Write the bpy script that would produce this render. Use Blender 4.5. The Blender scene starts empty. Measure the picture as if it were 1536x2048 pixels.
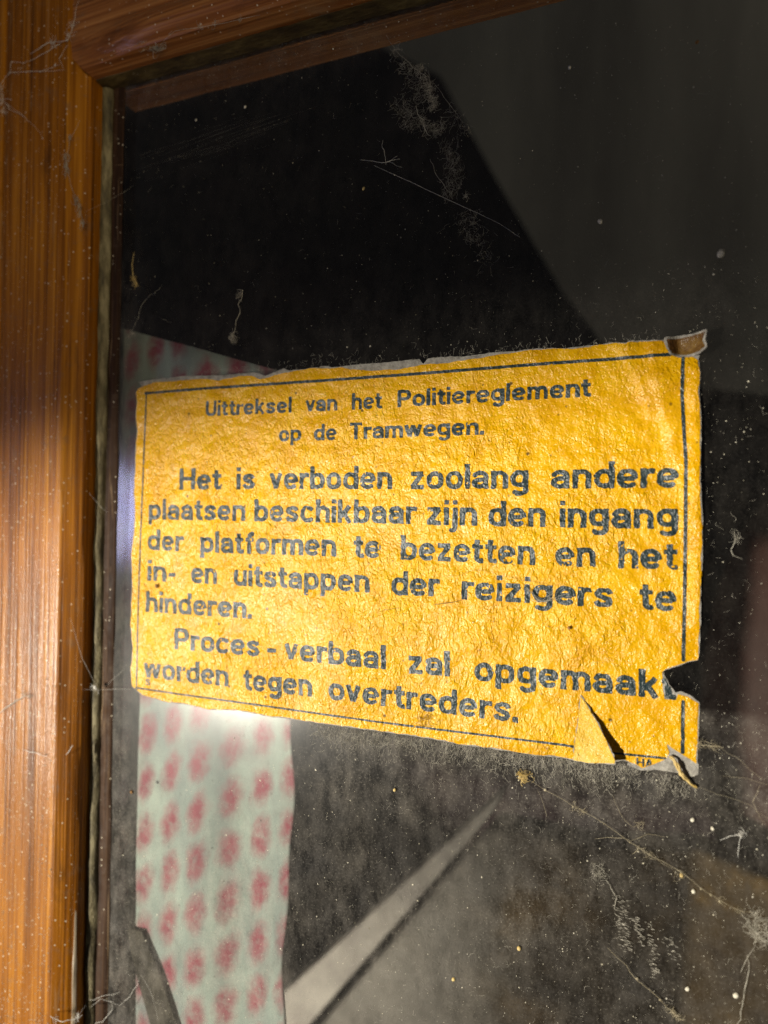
import bpy, math, random
import numpy as np
from mathutils import Matrix, Vector

random.seed(7)
rng = np.random.default_rng(7)
scene = bpy.context.scene
COL = scene.collection

# ------------------------------------------------------------------ camera geometry
# plane coordinates: u right, v up, n out of the glass towards the viewer (metres); world = (u, -n, v)
FOC = 1420.0
CX, CY = 768.0, 1024.0
DIST = 0.175
_h = np.array([-2674 - CX, 987 - CY, FOC]); AX = -_h / np.linalg.norm(_h)
_a = 0.015; _b = -(AX[0] * _a - AX[1]) / AX[2]
AY = np.array([_a, -1.0, _b]); AY /= np.linalg.norm(AY)
AN = np.cross(AX, AY)
_o = np.array([(835 - CX) / FOC, (1115 - CY) / FOC, 1.0]) * DIST
CAM = np.array([-_o.dot(AX), -_o.dot(AY), -_o.dot(AN)])          # u, v, n of the camera


def uv(px, py, n=0.0):
    """where the sight line through a point of the photograph meets the plane n"""
    px = np.asarray(px, float); py = np.asarray(py, float)
    r = np.stack([(px - CX) / FOC, (py - CY) / FOC, np.ones_like(px)], -1)
    ru, rv, rn = r @ AX, r @ AY, r @ AN
    t = (n - CAM[2]) / rn
    return CAM[0] + ru * t, CAM[1] + rv * t


def P(px, py, n=0.0):
    u, v = uv(px, py, n)
    return Vector((float(u), float(-n), float(v)))


cam_d = bpy.data.cameras.new('camera')
cam = bpy.data.objects.new('camera', cam_d); COL.objects.link(cam)
def tow(i): return Vector((AX[i], -AN[i], AY[i]))
xr, yd, zf = tow(0), tow(1), tow(2)
M = Matrix((( xr.x, -yd.x, -zf.x, CAM[0]), (xr.y, -yd.y, -zf.y, -CAM[2]), (xr.z, -yd.z, -zf.z, CAM[1]), (0, 0, 0, 1)))
cam.matrix_world = M
cam_d.sensor_fit = 'VERTICAL'; cam_d.sensor_height = 36.0; cam_d.sensor_width = 27.0
cam_d.lens = 36.0 * FOC / 2048.0
cam_d.clip_start = 0.005; cam_d.clip_end = 20.0
cam_d.dof.use_dof = True
cam_d.dof.focus_distance = 0.172
cam_d.dof.aperture_fstop = 8.5
scene.camera = cam

# ------------------------------------------------------------------ light
scene.view_settings.view_transform = 'Standard'
scene.view_settings.look = 'None'
scene.view_settings.exposure = 0.0
scene.view_settings.gamma = 1.0
scene.view_settings.use_curve_mapping = False
scene.cycles.use_denoising = True
scene.cycles.denoiser = 'OPENIMAGEDENOISE'
scene.cycles.denoising_input_passes = 'RGB_ALBEDO_NORMAL'
scene.cycles.denoising_prefilter = 'NONE'
scene.cycles.max_bounces = 10
scene.cycles.transparent_max_bounces = 16

world = bpy.data.worlds.new('World'); scene.world = world; world.use_nodes = True
bg = world.node_tree.nodes['Background']
bg.inputs[0].default_value = (0.90, 0.95, 1.0, 1); bg.inputs[1].default_value = 0.028


def aim(o, target):
    d = Vector(target) - o.location
    o.rotation_euler = d.to_track_quat('-Z', 'Y').to_euler()


# low sunlight falling in from the left
ld = bpy.data.lights.new('key_light', 'SPOT'); ld.energy = 116.0; ld.color = (1.0, 0.93, 0.80)
ld.shadow_soft_size = 0.022; ld.spot_size = math.radians(20.8); ld.spot_blend = 0.09
key = bpy.data.objects.new('key_light', ld); COL.objects.link(key)
key.location = (-0.70, -1.02, -0.26); aim(key, (-0.020, 0, -0.184)); key.scale = (2.0, 1.0, 1.0)
# pale blue daylight from the opening beside it, mirrored in varnish and glass
ld = bpy.data.lights.new('window_light', 'AREA'); ld.energy = 0.60; ld.color = (0.58, 0.58, 1.0); ld.shape = 'ELLIPSE'
ld.size = 0.10; ld.size_y = 0.15
win = bpy.data.objects.new('window_light', ld); COL.objects.link(win)
win.location = (-0.70, -0.62, 0.012); aim(win, (-0.11, 0, 0.015))
# unseen area lamp added inside to brighten the left of the bench
ld = bpy.data.lights.new('inside_fill', 'AREA'); ld.energy = 0.15; ld.color = (1.0, 0.93, 0.82); ld.size = 0.05
ins = bpy.data.objects.new('inside_fill', ld); COL.objects.link(ins)
ins.location = (-0.125, 0.030, -0.260); aim(ins, (-0.030, 0.17, -0.150))
ld = bpy.data.lights.new('inside_fill_high', 'AREA'); ld.energy = 0.115; ld.color = (1.0, 0.93, 0.80); ld.size = 0.15  # second unseen lamp, added so the grey plate fades away from the top
ins2 = bpy.data.objects.new('inside_fill_high', ld); COL.objects.link(ins2)
ins2.location = (0.26, 0.16, 0.56); aim(ins2, (0.20, 0.45, 0.36))
# warm fill spot added from the right to brighten the upper left frame
ld = bpy.data.lights.new('frame_fill', 'SPOT'); ld.energy = 15.0; ld.color = (1.0, 0.84, 0.60); ld.shadow_soft_size = 0.10
ld.spot_size = math.radians(16.5); ld.spot_blend = 1.0
rm = bpy.data.objects.new('frame_fill', ld); COL.objects.link(rm)
rm.location = (0.50, -0.80, -0.12); aim(rm, (-0.128, 0, 0.118))


# ------------------------------------------------------------------ helpers
def tag(o, label=None, cat=None, group=None, kind=None):
    if label: o['label'] = label
    if cat: o['category'] = cat
    if group: o['group'] = group
    if kind: o['kind'] = kind
    return o


def link(name, me, mat=None, parent=None):
    o = bpy.data.objects.new(name, me); COL.objects.link(o)
    if mat is not None: me.materials.append(mat)
    if parent is not None: o.parent = parent
    return o


def empty(name, loc=(0, 0, 0)):
    o = bpy.data.objects.new(name, None); COL.objects.link(o); o.location = loc
    o.empty_display_size = 0.01
    return o


def mesh(name, verts, faces, mat=None, parent=None, smooth=False):
    me = bpy.data.meshes.new(name)
    me.from_pydata([tuple(map(float, v)) for v in verts], [], faces)
    me.update()
    if smooth:
        me.polygons.foreach_set('use_smooth', [True] * len(me.polygons))
    if parent is not None and parent.location.length > 0:
        off = parent.location
        for v in me.vertices: v.co -= off
    return link(name, me, mat, parent)


class Nodes:
    def __init__(self, name):
        self.m = bpy.data.materials.new(name); self.m.use_nodes = True
        self.t = self.m.node_tree; self.n = self.t.nodes
        self.b = self.n['Principled BSDF']; self.out = self.n['Material Output']

    def new(self, kind, **kw):
        nd = self.n.new(kind)
        for k, v in kw.items():
            if k in nd.inputs: nd.inputs[k].default_value = v
            else: setattr(nd, k, v)
        return nd

    def l(self, a, b): self.t.links.new(a, b)

    def coord(self, scale=(1, 1, 1), rot=(0, 0, 0)):
        tc = self.new('ShaderNodeTexCoord'); mp = self.new('ShaderNodeMapping')
        mp.inputs['Scale'].default_value = scale; mp.inputs['Rotation'].default_value = rot
        self.l(tc.outputs['Object'], mp.inputs['Vector'])
        return mp.outputs['Vector']

    def noise(self, vec, scale, detail=3, rough=0.55, dist=0.0):
        nd = self.new('ShaderNodeTexNoise'); nd.inputs['Scale'].default_value = scale
        nd.inputs['Detail'].default_value = detail; nd.inputs['Roughness'].default_value = rough
        nd.inputs['Distortion'].default_value = dist
        self.l(vec, nd.inputs['Vector'])
        return nd.outputs['Fac']

    def voronoi(self, vec, scale, rnd=1.0, feature='F1'):
        nd = self.new('ShaderNodeTexVoronoi'); nd.feature = feature
        nd.inputs['Scale'].default_value = scale; nd.inputs['Randomness'].default_value = rnd
        self.l(vec, nd.inputs['Vector'])
        return nd

    def ramp(self, fac, stops):
        nd = self.new('ShaderNodeValToRGB'); e = nd.color_ramp.elements
        while len(e) < len(stops): e.new(0.5)
        for el, (p, c) in zip(e, stops):
            el.position = p; el.color = tuple(c) + (1,) if len(c) == 3 else c
        self.l(fac, nd.inputs['Fac'])
        return nd.outputs['Color']

    def mrange(self, fac, a, b, c=0.0, d=1.0, smooth=False):
        nd = self.new('ShaderNodeMapRange')
        if smooth: nd.interpolation_type = 'SMOOTHSTEP'
        for k, v in zip(('From Min', 'From Max', 'To Min', 'To Max'), (a, b, c, d)): nd.inputs[k].default_value = v
        self.l(fac, nd.inputs['Value'])
        return nd.outputs['Result']

    def math(self, op, a, b=0.0, clamp=False):
        nd = self.new('ShaderNodeMath', operation=op); nd.use_clamp = clamp
        for i, x in enumerate((a, b)):
            if isinstance(x, (int, float)): nd.inputs[i].default_value = x
            else: self.l(x, nd.inputs[i])
        return nd.outputs[0]

    def mix(self, fac, a, b, blend='MIX'):
        nd = self.new('ShaderNodeMix', data_type='RGBA', blend_type=blend)
        for key, x in ((0, fac), (6, a), (7, b)):
            if isinstance(x, (int, float)): nd.inputs[key].default_value = x
            elif isinstance(x, tuple): nd.inputs[key].default_value = x + (1,) if len(x) == 3 else x
            else: self.l(x, nd.inputs[key])
        return nd.outputs[2]

    def bump(self, height, strength, dist, prev=None):
        nd = self.new('ShaderNodeBump'); nd.inputs['Strength'].default_value = strength
        nd.inputs['Distance'].default_value = dist
        self.l(height, nd.inputs['Height'])
        if prev is not None: self.l(prev, nd.inputs['Normal'])
        return nd.outputs['Normal']

    def set(self, key, val):
        if isinstance(val, (int, float)): self.b.inputs[key].default_value = val
        elif isinstance(val, tuple): self.b.inputs[key].default_value = val + (1,) if len(val) == 3 else val
        else: self.l(val, self.b.inputs[key])
        return self


# ------------------------------------------------------------------ materials
def wood(name, axis, dark, mid, light, rough=0.30, bump=0.6, coat=0.22):
    k = Nodes(name)
    sc = (300, 300, 6) if axis == 'z' else (6, 300, 300)
    v = k.coord(sc); v2 = k.coord((1300, 1300, 16) if axis == 'z' else (16, 1300, 1300))
    vm = k.coord((60, 60, 14) if axis == 'z' else (14, 60, 60))
    n1 = k.noise(v, 1.0, 4, 0.6, 0.3); n2 = k.noise(v2, 1.0, 2, 0.5); n3 = k.noise(vm, 1.0, 3)
    s = k.math('ADD', k.math('MULTIPLY', n1, 0.42), k.math('ADD', k.math('MULTIPLY', n2, 0.46), k.math('MULTIPLY', n3, 0.24)))
    c = k.ramp(s, [(0.40, dark), (0.56, mid), (0.72, light)])
    g = k.coord((1, 1, 1))
    grime = k.mrange(k.noise(g, 260, 5, 0.7), 0.56, 0.78, 0.0, 0.55)
    c = k.mix(grime, c, (0.16, 0.11, 0.07))
    # scuffs along and across the varnish, and grains of pale dust bedded in it
    sc1 = k.mrange(k.noise(k.coord((520, 1, 26) if axis == 'z' else (26, 1, 520)), 1.0, 4, 0.7, 0.5), 0.60, 0.74, 0.0, 0.55)
    sc2 = k.mrange(k.noise(k.coord((70, 1, 1500), (0, math.radians(27), 0)), 1.0, 3, 0.6), 0.68, 0.76, 0.0, 0.5)
    c = k.mix(k.math('MAXIMUM', sc1, sc2), c, (0.40, 0.27, 0.14))
    dk = k.mrange(k.noise(k.coord((150, 1, 30) if axis == 'z' else (30, 1, 150)), 1.0, 5, 0.7, 0.8), 0.58, 0.76, 0.0, 0.65)
    c = k.mix(dk, c, (0.035, 0.014, 0.004))
    vo = k.voronoi(g, 850); sel = k.new('ShaderNodeSeparateColor'); k.l(vo.outputs['Color'], sel.inputs[0])
    c = k.mix(k.math('MULTIPLY', k.mrange(vo.outputs['Distance'], 0.10, 0.24, 1.0, 0.0), k.mrange(sel.outputs[0], 0.80, 0.86)), c, (0.72, 0.64, 0.48))
    k.set('Base Color', c); k.set('Specular IOR Level', 0.16)
    k.set('Roughness', k.mrange(k.noise(g, 500, 4, 0.7), 0.3, 0.7, rough - 0.02, rough + 0.2))
    k.set('Coat Weight', coat); k.set('Coat Roughness', 0.16)
    nb = k.bump(n2, bump, 0.0004)
    nb = k.bump(k.noise(k.coord((2600, 2600, 2600)), 1.0, 2, 0.6), 0.35, 0.0002, nb)
    k.set('Normal', nb)
    k.l(nb, k.b.inputs['Coat Normal'])
    return k.m


M_WOOD_V = wood('varnished_wood_upright', 'z', (0.070, 0.020, 0.001), (0.28, 0.094, 0.003), (0.54, 0.22, 0.014), 0.36)
M_WOOD_H = wood('varnished_wood_level', 'x', (0.12, 0.038, 0.010), (0.28, 0.100, 0.026), (0.46, 0.20, 0.06))
M_WOOD_D = wood('old_dark_wood', 'z', (0.012, 0.006, 0.003), (0.035, 0.016, 0.007), (0.07, 0.035, 0.015), 0.55, 0.6, 0.0)
M_WOOD_DH = wood('old_dark_wood_level', 'x', (0.020, 0.007, 0.003), (0.050, 0.018, 0.006), (0.10, 0.045, 0.012), 0.45)


def putty_mat():
    k = Nodes('old_putty')
    v = k.coord((1, 1, 0.25)); f = k.coord((1, 1, 1))
    c = k.ramp(k.noise(v, 420, 5, 0.7), [(0.30, (0.025, 0.020, 0.012)), (0.50, (0.16, 0.13, 0.06)), (0.72, (0.42, 0.36, 0.20))])
    k.set('Base Color', c).set('Roughness', 0.6)
    k.set('Normal', k.bump(k.noise(f, 1500, 4, 0.6), 0.8, 0.0005))
    return k.m


M_PUTTY = putty_mat()


def olive_mat():
    k = Nodes('stained_rebate')
    v = k.coord((0.35, 1, 1))
    c = k.ramp(k.noise(v, 260, 5, 0.7), [(0.30, (0.018, 0.010, 0.004)), (0.52, (0.085, 0.055, 0.015)), (0.75, (0.20, 0.15, 0.05))])
    k.set('Base Color', c).set('Roughness', 0.5)
    k.set('Normal', k.bump(k.noise(v, 900, 4, 0.6), 0.7, 0.0005))
    return k.m


M_OLIVE = olive_mat()


def paper_bump(k):
    """the pebbled relief shared by the printed sheet and its ink"""
    v = k.coord((1.0, 1.0, 0.62), (0, math.radians(24), 0))
    w = k.coord((1, 1, 1))
    n1 = k.noise(v, 1150, 2, 0.5, 0.6)
    n2 = k.noise(w, 2300, 2, 0.5, 0.3)
    n3 = k.noise(w, 230, 3, 0.5)
    patch = k.mrange(k.noise(w, 45, 3, 0.6), 0.34, 0.66, 0.18, 1.0, True)
    n4 = k.noise(k.coord((1.0, 1.0, 0.5), (0, math.radians(-12), 0)), 420, 3, 0.55, 1.2)
    b = k.bump(n3, 0.60, 0.0016)
    b = k.bump(k.math('MULTIPLY', n4, patch), 0.55, 0.00060, b)
    b = k.bump(k.math('MULTIPLY', n1, patch), 0.85, 0.00066, b)
    b = k.bump(n2, 0.65, 0.00026, b)
    return b, n1


def sheet_mat(name, base, deep, pale, rough=0.24):
    k = Nodes(name)
    w = k.coord((1, 1, 1))
    b, n1 = paper_bump(k)
    c = k.ramp(k.noise(w, 120, 5, 0.65), [(0.28, deep), (0.50, base), (0.75, pale)])
    # fly specks and grime
    vo = k.voronoi(w, 260)
    sel = k.new('ShaderNodeSeparateColor'); k.l(vo.outputs['Color'], sel.inputs[0])
    dot = k.math('MULTIPLY', k.mrange(vo.outputs['Distance'], 0.07, 0.14, 1.0, 0.0), k.mrange(sel.outputs[0], 0.86, 0.90))
    vo2 = k.voronoi(w, 620)
    sel2 = k.new('ShaderNodeSeparateColor'); k.l(vo2.outputs['Color'], sel2.inputs[0])
    dot2 = k.math('MULTIPLY', k.mrange(vo2.outputs['Distance'], 0.10, 0.22, 1.0, 0.0), k.mrange(sel2.outputs[0], 0.88, 0.92))
    grime = k.mrange(k.noise(w, 75, 6, 0.75), 0.60, 0.80, 0.0, 0.5)
    c = k.mix(grime, c, (0.30, 0.17, 0.03))
    c = k.mix(k.math('MULTIPLY', dot2, 0.6), c, (0.10, 0.055, 0.015))
    c = k.mix(k.math('MULTIPLY', dot, 0.85), c, (0.05, 0.028, 0.012))
    k.set('Base Color', c)
    k.set('Roughness', k.mrange(k.noise(w, 160, 4, 0.6), 0.3, 0.7, rough - 0.06, rough + 0.12))
    k.set('Specular IOR Level', 0.24).set('Coat Weight', 0.17).set('Coat Roughness', 0.17)
    k.l(b, k.b.inputs['Coat Normal'])
    k.set('Normal', b)
    return k.m


M_YELLOW = sheet_mat('yellow_printed_paper', (0.72, 0.375, 0.001), (0.60, 0.285, 0.001), (0.78, 0.445, 0.003))
M_FLAP = sheet_mat('flap_paper_lit', (0.68, 0.42, 0.04), (0.62, 0.35, 0.01), (0.74, 0.52, 0.13), 0.42)  # paler copy of the yellow, light on the lifted flap painted in


M_RUST_SHADE = sheet_mat('rust_stained_shaded_paper', (0.10, 0.042, 0.007), (0.035, 0.016, 0.006), (0.34, 0.21, 0.05), 0.5)  # brown stain, darkened further for the shade in the curl's hollow


def ink_mat():
    k = Nodes('dark_green_ink')
    w = k.coord((1, 1, 1))
    b, n1 = paper_bump(k)
    wear_glint = k.mrange(k.noise(w, 1700, 3, 0.65), 0.62, 0.72)  # pale flecks paint both rubbed ink and glints
    patch = k.mrange(k.noise(w, 90, 3, 0.6), 0.42, 0.62, 0.25, 1.0)
    c = k.mix(k.math('MULTIPLY', wear_glint, patch), (0.018, 0.034, 0.037), (0.15, 0.16, 0.13))
    k.set('Base Color', c).set('Roughness', 0.34).set('Specular IOR Level', 0.5).set('Normal', b)
    return k.m


M_INK = ink_mat()


def backing_mat():
    k = Nodes('grey_paper_backing')
    w = k.coord((1, 1, 1))
    c = k.ramp(k.noise(w, 500, 5, 0.7), [(0.3, (0.16, 0.145, 0.12)), (0.5, (0.33, 0.31, 0.27)), (0.72, (0.52, 0.49, 0.42))])
    k.set('Base Color', c).set('Roughness', 0.85)
    k.set('Normal', k.bump(k.noise(w, 1800, 4, 0.7), 0.9, 0.0004))
    return k.m


M_BACK = backing_mat()


def curtain_mat():
    k = Nodes('dotted_curtain_cloth')
    tc = k.new('ShaderNodeUVMap'); tc.uv_map = 'cloth'
    warp = k.new('ShaderNodeTexNoise'); warp.inputs['Scale'].default_value = 2.2; warp.inputs['Detail'].default_value = 4
    warp.inputs['Roughness'].default_value = 0.7
    k.l(tc.outputs['UV'], warp.inputs['Vector'])
    sub = k.new('ShaderNodeVectorMath', operation='SUBTRACT'); k.l(warp.outputs['Color'], sub.inputs[0]); sub.inputs[1].default_value = (0.5, 0.5, 0.5)
    scl = k.new('ShaderNodeVectorMath', operation='SCALE'); k.l(sub.outputs[0], scl.inputs[0]); scl.inputs['Scale'].default_value = 0.5
    add = k.new('ShaderNodeVectorMath', operation='ADD'); k.l(tc.outputs['UV'], add.inputs[0]); k.l(scl.outputs[0], add.inputs[1])
    fr = k.new('ShaderNodeVectorMath', operation='FRACTION'); k.l(add.outputs[0], fr.inputs[0])
    s2 = k.new('ShaderNodeVectorMath', operation='SUBTRACT'); k.l(fr.outputs[0], s2.inputs[0]); s2.inputs[1].default_value = (0.5, 0.5, 0.0)
    m2 = k.new('ShaderNodeVectorMath', operation='MULTIPLY'); k.l(s2.outputs[0], m2.inputs[0]); m2.inputs[1].default_value = (1.0, 0.92, 0.0)
    ln = k.new('ShaderNodeVectorMath', operation='LENGTH'); k.l(m2.outputs[0], ln.inputs[0])
    d = k.mrange(ln.outputs['Value'], 0.10, 0.52, 1.0, 0.0, True)
    w = k.coord((1, 1, 1))
    d = k.math('MULTIPLY', d, k.mrange(k.noise(w, 300, 4, 0.6), 0.30, 0.55, 0.45, 1.0))
    ground = k.ramp(k.noise(k.coord((1, 1, 0.4)), 60, 4, 0.6), [(0.3, (0.22, 0.26, 0.25)), (0.7, (0.46, 0.54, 0.46))])
    ground = k.mix(k.mrange(k.noise(k.coord((1, 1, 1), (0, math.radians(28), 0)), 42, 4, 0.6, 0.8), 0.52, 0.75, 0.0, 0.6), ground, (0.20, 0.17, 0.16))
    c = k.mix(d, ground, (0.32, 0.062, 0.090))
    k.set('Base Color', c).set('Roughness', 0.8)
    return k.m


M_CURTAIN = curtain_mat()


def plain(name, c1, c2, scale=60, rough=0.7, spec=0.3, bump=0.0, stretch=(1, 1, 1), bscale=900):
    k = Nodes(name)
    w = k.coord(stretch)
    c = k.ramp(k.noise(w, scale, 5, 0.65), [(0.35, c1), (0.68, c2)])
    k.set('Base Color', c).set('Roughness', rough).set('Specular IOR Level', spec)
    if bump: k.set('Normal', k.bump(k.noise(w, bscale, 4, 0.6), bump, 0.0006))
    return k.m


M_DARK = plain('shade_black_interior', (0.008, 0.004, 0.006), (0.030, 0.018, 0.020), 25, 0.9, 0.05)  # base colour darkened so the unlit interior stays black under the key light
M_SHEEN = plain('dull_grey_sheen', (0.20, 0.18, 0.15), (0.36, 0.33, 0.27), 6, 0.95, 0.05, 0, (1.6, 1, 0.25))
M_RAIL = plain('worn_grey_paint', (0.50, 0.45, 0.39), (0.80, 0.74, 0.63), 45, 0.7, 0.2)


def seat_mat():
    k = Nodes('bench_boards_with_light_fade')
    w = k.coord((1, 1, 1))
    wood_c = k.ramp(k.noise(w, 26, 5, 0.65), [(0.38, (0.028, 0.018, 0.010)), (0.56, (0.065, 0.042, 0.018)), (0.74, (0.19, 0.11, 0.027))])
    lit_grey = k.ramp(k.noise(w, 50, 5, 0.7), [(0.35, (0.26, 0.24, 0.20)), (0.68, (0.52, 0.48, 0.41))])
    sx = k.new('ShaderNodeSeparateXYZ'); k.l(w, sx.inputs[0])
    light_fade = k.math('ADD', sx.outputs[0], k.math('MULTIPLY', k.math('SUBTRACT', k.noise(w, 14, 4, 0.6), 0.5), 0.09))  # grey-to-brown ramp paints the light fading along the boards
    k.set('Base Color', k.mix(k.mrange(light_fade, 0.010, 0.085, 0.0, 1.0, True), lit_grey, wood_c))
    k.set('Roughness', 0.75).set('Specular IOR Level', 0.15)
    return k.m


M_SEAT = seat_mat()
M_REFLECT = plain('red_brown_reflection', (0.034, 0.012, 0.008), (0.062, 0.023, 0.016), 30, 0.6, 0.25)
M_EDGE = plain('pale_edge_highlight', (0.30, 0.20, 0.09), (0.62, 0.55, 0.44), 300, 0.5, 0.4, 0, (1, 1, 0.2))
M_BAND = plain('dark_olive_band', (0.03, 0.026, 0.020), (0.09, 0.08, 0.06), 200, 0.9, 0.1)
M_FLUFF = plain('grey_fluff', (0.26, 0.24, 0.19), (0.62, 0.58, 0.48), 600, 0.9, 0.1)
M_DSILK = plain('dusty_silk', (0.30, 0.25, 0.15), (0.55, 0.48, 0.33), 500, 0.7, 0.2)
M_SILK = plain('pale_silk', (0.55, 0.52, 0.46), (0.80, 0.78, 0.70), 400, 0.5, 0.4)
M_GOLD = plain('straw_fibre', (0.45, 0.30, 0.07), (0.75, 0.58, 0.26), 500, 0.6, 0.3)
M_GRIT = plain('pale_grit', (0.50, 0.45, 0.32), (0.85, 0.80, 0.66), 900, 0.7, 0.3)
M_SOIL = plain('brown_grit', (0.10, 0.05, 0.02), (0.40, 0.22, 0.08), 900, 0.8, 0.2)


def glass_mat():
    k = Nodes('dusty_glass'); k.n.remove(k.b)
    tr = k.new('ShaderNodeBsdfTransparent'); tr.inputs[0].default_value = (0.94, 0.945, 0.935, 1)
    gl = k.new('ShaderNodeBsdfGlossy'); gl.inputs['Roughness'].default_value = 0.11
    gr = k.new('ShaderNodeBsdfGlossy'); gr.inputs['Roughness'].default_value = 0.22
    df = k.new('ShaderNodeBsdfDiffuse')
    w = k.coord((1, 1, 1))
    lw = k.new('ShaderNodeFresnel'); ge = k.new('ShaderNodeNewGeometry'); k.l(k.mrange(ge.outputs['Backfacing'], 0, 1, 1.5, 1 / 1.5), lw.inputs['IOR'])
    # film of dust: an attribute says where it has settled, noise breaks it up
    at = k.new('ShaderNodeAttribute'); at.attribute_name = 'dust'
    fine = k.mrange(k.noise(w, 1700, 4, 0.8), 0.53, 0.72)
    mid = k.mrange(k.noise(k.coord((1, 1, 0.55)), 240, 6, 0.75), 0.40, 0.75)
    big = k.mrange(k.noise(w, 34, 4, 0.6), 0.30, 0.72, 0.25, 1.0)
    scr = k.mrange(k.noise(k.coord((90, 1, 2400), (0, math.radians(-14), 0)), 1.0, 2, 0.5), 0.66, 0.80, 0.0, 0.35)
    f = k.math('ADD', k.math('MULTIPLY', fine, 0.55), k.math('MULTIPLY', mid, 0.45))
    f = k.math('ADD', k.math('MULTIPLY', f, big), k.math('MULTIPLY', scr, 0.55))
    f = k.math('ADD', f, 0.045)
    f = k.math('MULTIPLY', f, k.math('MULTIPLY', at.outputs['Fac'], 0.86), clamp=True)
    dc = k.ramp(k.noise(w, 90, 3), [(0.3, (0.42, 0.39, 0.35)), (0.7, (0.58, 0.52, 0.43))])
    k.l(dc, df.inputs[0])
    m1 = k.new('ShaderNodeMixShader'); k.l(lw.outputs[0], m1.inputs[0]); k.l(tr.outputs[0], m1.inputs[1]); k.l(gl.outputs[0], m1.inputs[2])
    m2 = k.new('ShaderNodeMixShader'); k.l(k.math('MULTIPLY', lw.outputs[0], 0.10), m2.inputs[0]); k.l(m1.outputs[0], m2.inputs[1]); k.l(gr.outputs[0], m2.inputs[2])
    m3 = k.new('ShaderNodeMixShader'); k.l(f, m3.inputs[0]); k.l(m2.outputs[0], m3.inputs[1]); k.l(df.outputs[0], m3.inputs[2])
    k.l(m3.outputs[0], k.out.inputs['Surface'])
    return k.m


M_GLASS = glass_mat()


# ------------------------------------------------------------------ field tools (all in plane metres)
def vnoise(x, y, scale, seed=0):
    x = np.asarray(x) / scale + 1000; y = np.asarray(y) / scale + 1000
    xi = np.floor(x).astype(np.int64); yi = np.floor(y).astype(np.int64)
    fx = x - xi; fy = y - yi; fx = fx * fx * (3 - 2 * fx); fy = fy * fy * (3 - 2 * fy)

    def h(a, b):
        n = (a * 374761393 + b * 668265263 + seed * 144269504) & 0xffffffff
        n = ((n ^ (n >> 13)) * 1274126177) & 0xffffffff
        return ((n ^ (n >> 16)) & 0xffff) / 65535.0
    return (h(xi, yi) * (1 - fx) + h(xi + 1, yi) * fx) * (1 - fy) + (h(xi, yi + 1) * (1 - fx) + h(xi + 1, yi + 1) * fx) * fy


def fbm(x, y, scale, seed=0, oct=3):
    s = 0; a = 1.0; t = 0
    for i in range(oct):
        s = s + a * (vnoise(x, y, scale / 2 ** i, seed + 17 * i) - 0.5); t += a; a *= 0.55
    return s / t * 2


def pxpoly(pts, n=0.0):
    a = np.array(pts, float); u, v = uv(a[:, 0], a[:, 1], n)
    return np.stack([u, v], 1)


def seg_dist(X, Y, a, b):
    d = b - a; L2 = max(d.dot(d), 1e-18)
    t = np.clip(((X - a[0]) * d[0] + (Y - a[1]) * d[1]) / L2, 0, 1)
    return np.hypot(X - a[0] - t * d[0], Y - a[1] - t * d[1])


def line_dist(X, Y, poly):
    r = np.full(X.shape, 1e9)
    for a, b in zip(poly[:-1], poly[1:]): r = np.minimum(r, seg_dist(X, Y, a, b))
    return r


def poly_sdf(X, Y, poly):
    r = np.full(X.shape, 1e9); ins = np.zeros(X.shape, bool)
    for a, b in zip(poly, np.roll(poly, -1, 0)):
        r = np.minimum(r, seg_dist(X, Y, a, b))
        c = (a[1] > Y) != (b[1] > Y)
        with np.errstate(divide='ignore', invalid='ignore'):
            xi = (b[0] - a[0]) * (Y - a[1]) / (b[1] - a[1]) + a[0]
        ins ^= c & (X < xi)
    return np.where(ins, -r, r)


def march(F, x0, y0, dx):
    """fill where F < 0 on a regular grid: returns 2-D points and faces, edges cut where F crosses zero"""
    ny, nx = F.shape
    ins = F < 0
    verts = []; faces = []; vid = {}

    def corner(j, i):
        key = (j, i, 0)
        if key not in vid: vid[key] = len(verts); verts.append((x0 + i * dx, y0 + j * dx))
        return vid[key]

    def cross(j, i, j2, i2):
        key = (j, i, 1) if j == j2 else (j, i, 2)
        if key not in vid:
            a, b = F[j, i], F[j2, i2]; t = min(max(a / (a - b), 0.02), 0.98)
            vid[key] = len(verts); verts.append((x0 + (i + t * (i2 - i)) * dx, y0 + (j + t * (j2 - j)) * dx))
        return vid[key]
    cnt = ins[:-1, :-1].astype(int) + ins[:-1, 1:] + ins[1:, :-1] + ins[1:, 1:]
    for j, i in zip(*np.nonzero(cnt)):
        j = int(j); i = int(i)
        cs = [(j, i), (j, i + 1), (j + 1, i + 1), (j + 1, i)]
        if cnt[j, i] == 4:
            faces.append([corner(*c) for c in cs]); continue
        f = []
        for q in range(4):
            c, d = cs[q], cs[(q + 1) % 4]
            if ins[c]: f.append(corner(*c))
            if ins[c] != ins[d]:
                lo, hi = (c, d) if c < d else (d, c)
                f.append(cross(lo[0], lo[1], hi[0], hi[1]))
        if len(f) >= 3: faces.append(f)
    return np.array(verts), faces


def grid_for(poly, dx, pad=0.0015):
    lo = poly.min(0) - pad; hi = poly.max(0) + pad
    xs = np.arange(lo[0], hi[0], dx); ys = np.arange(lo[1], hi[1], dx)
    X, Y = np.meshgrid(xs, ys)
    return X, Y, lo


# ------------------------------------------------------------------ the window
window = empty('window')
tag(window, 'old varnished brown wooden window frame around a dusty cobwebbed pane', 'window')


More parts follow.
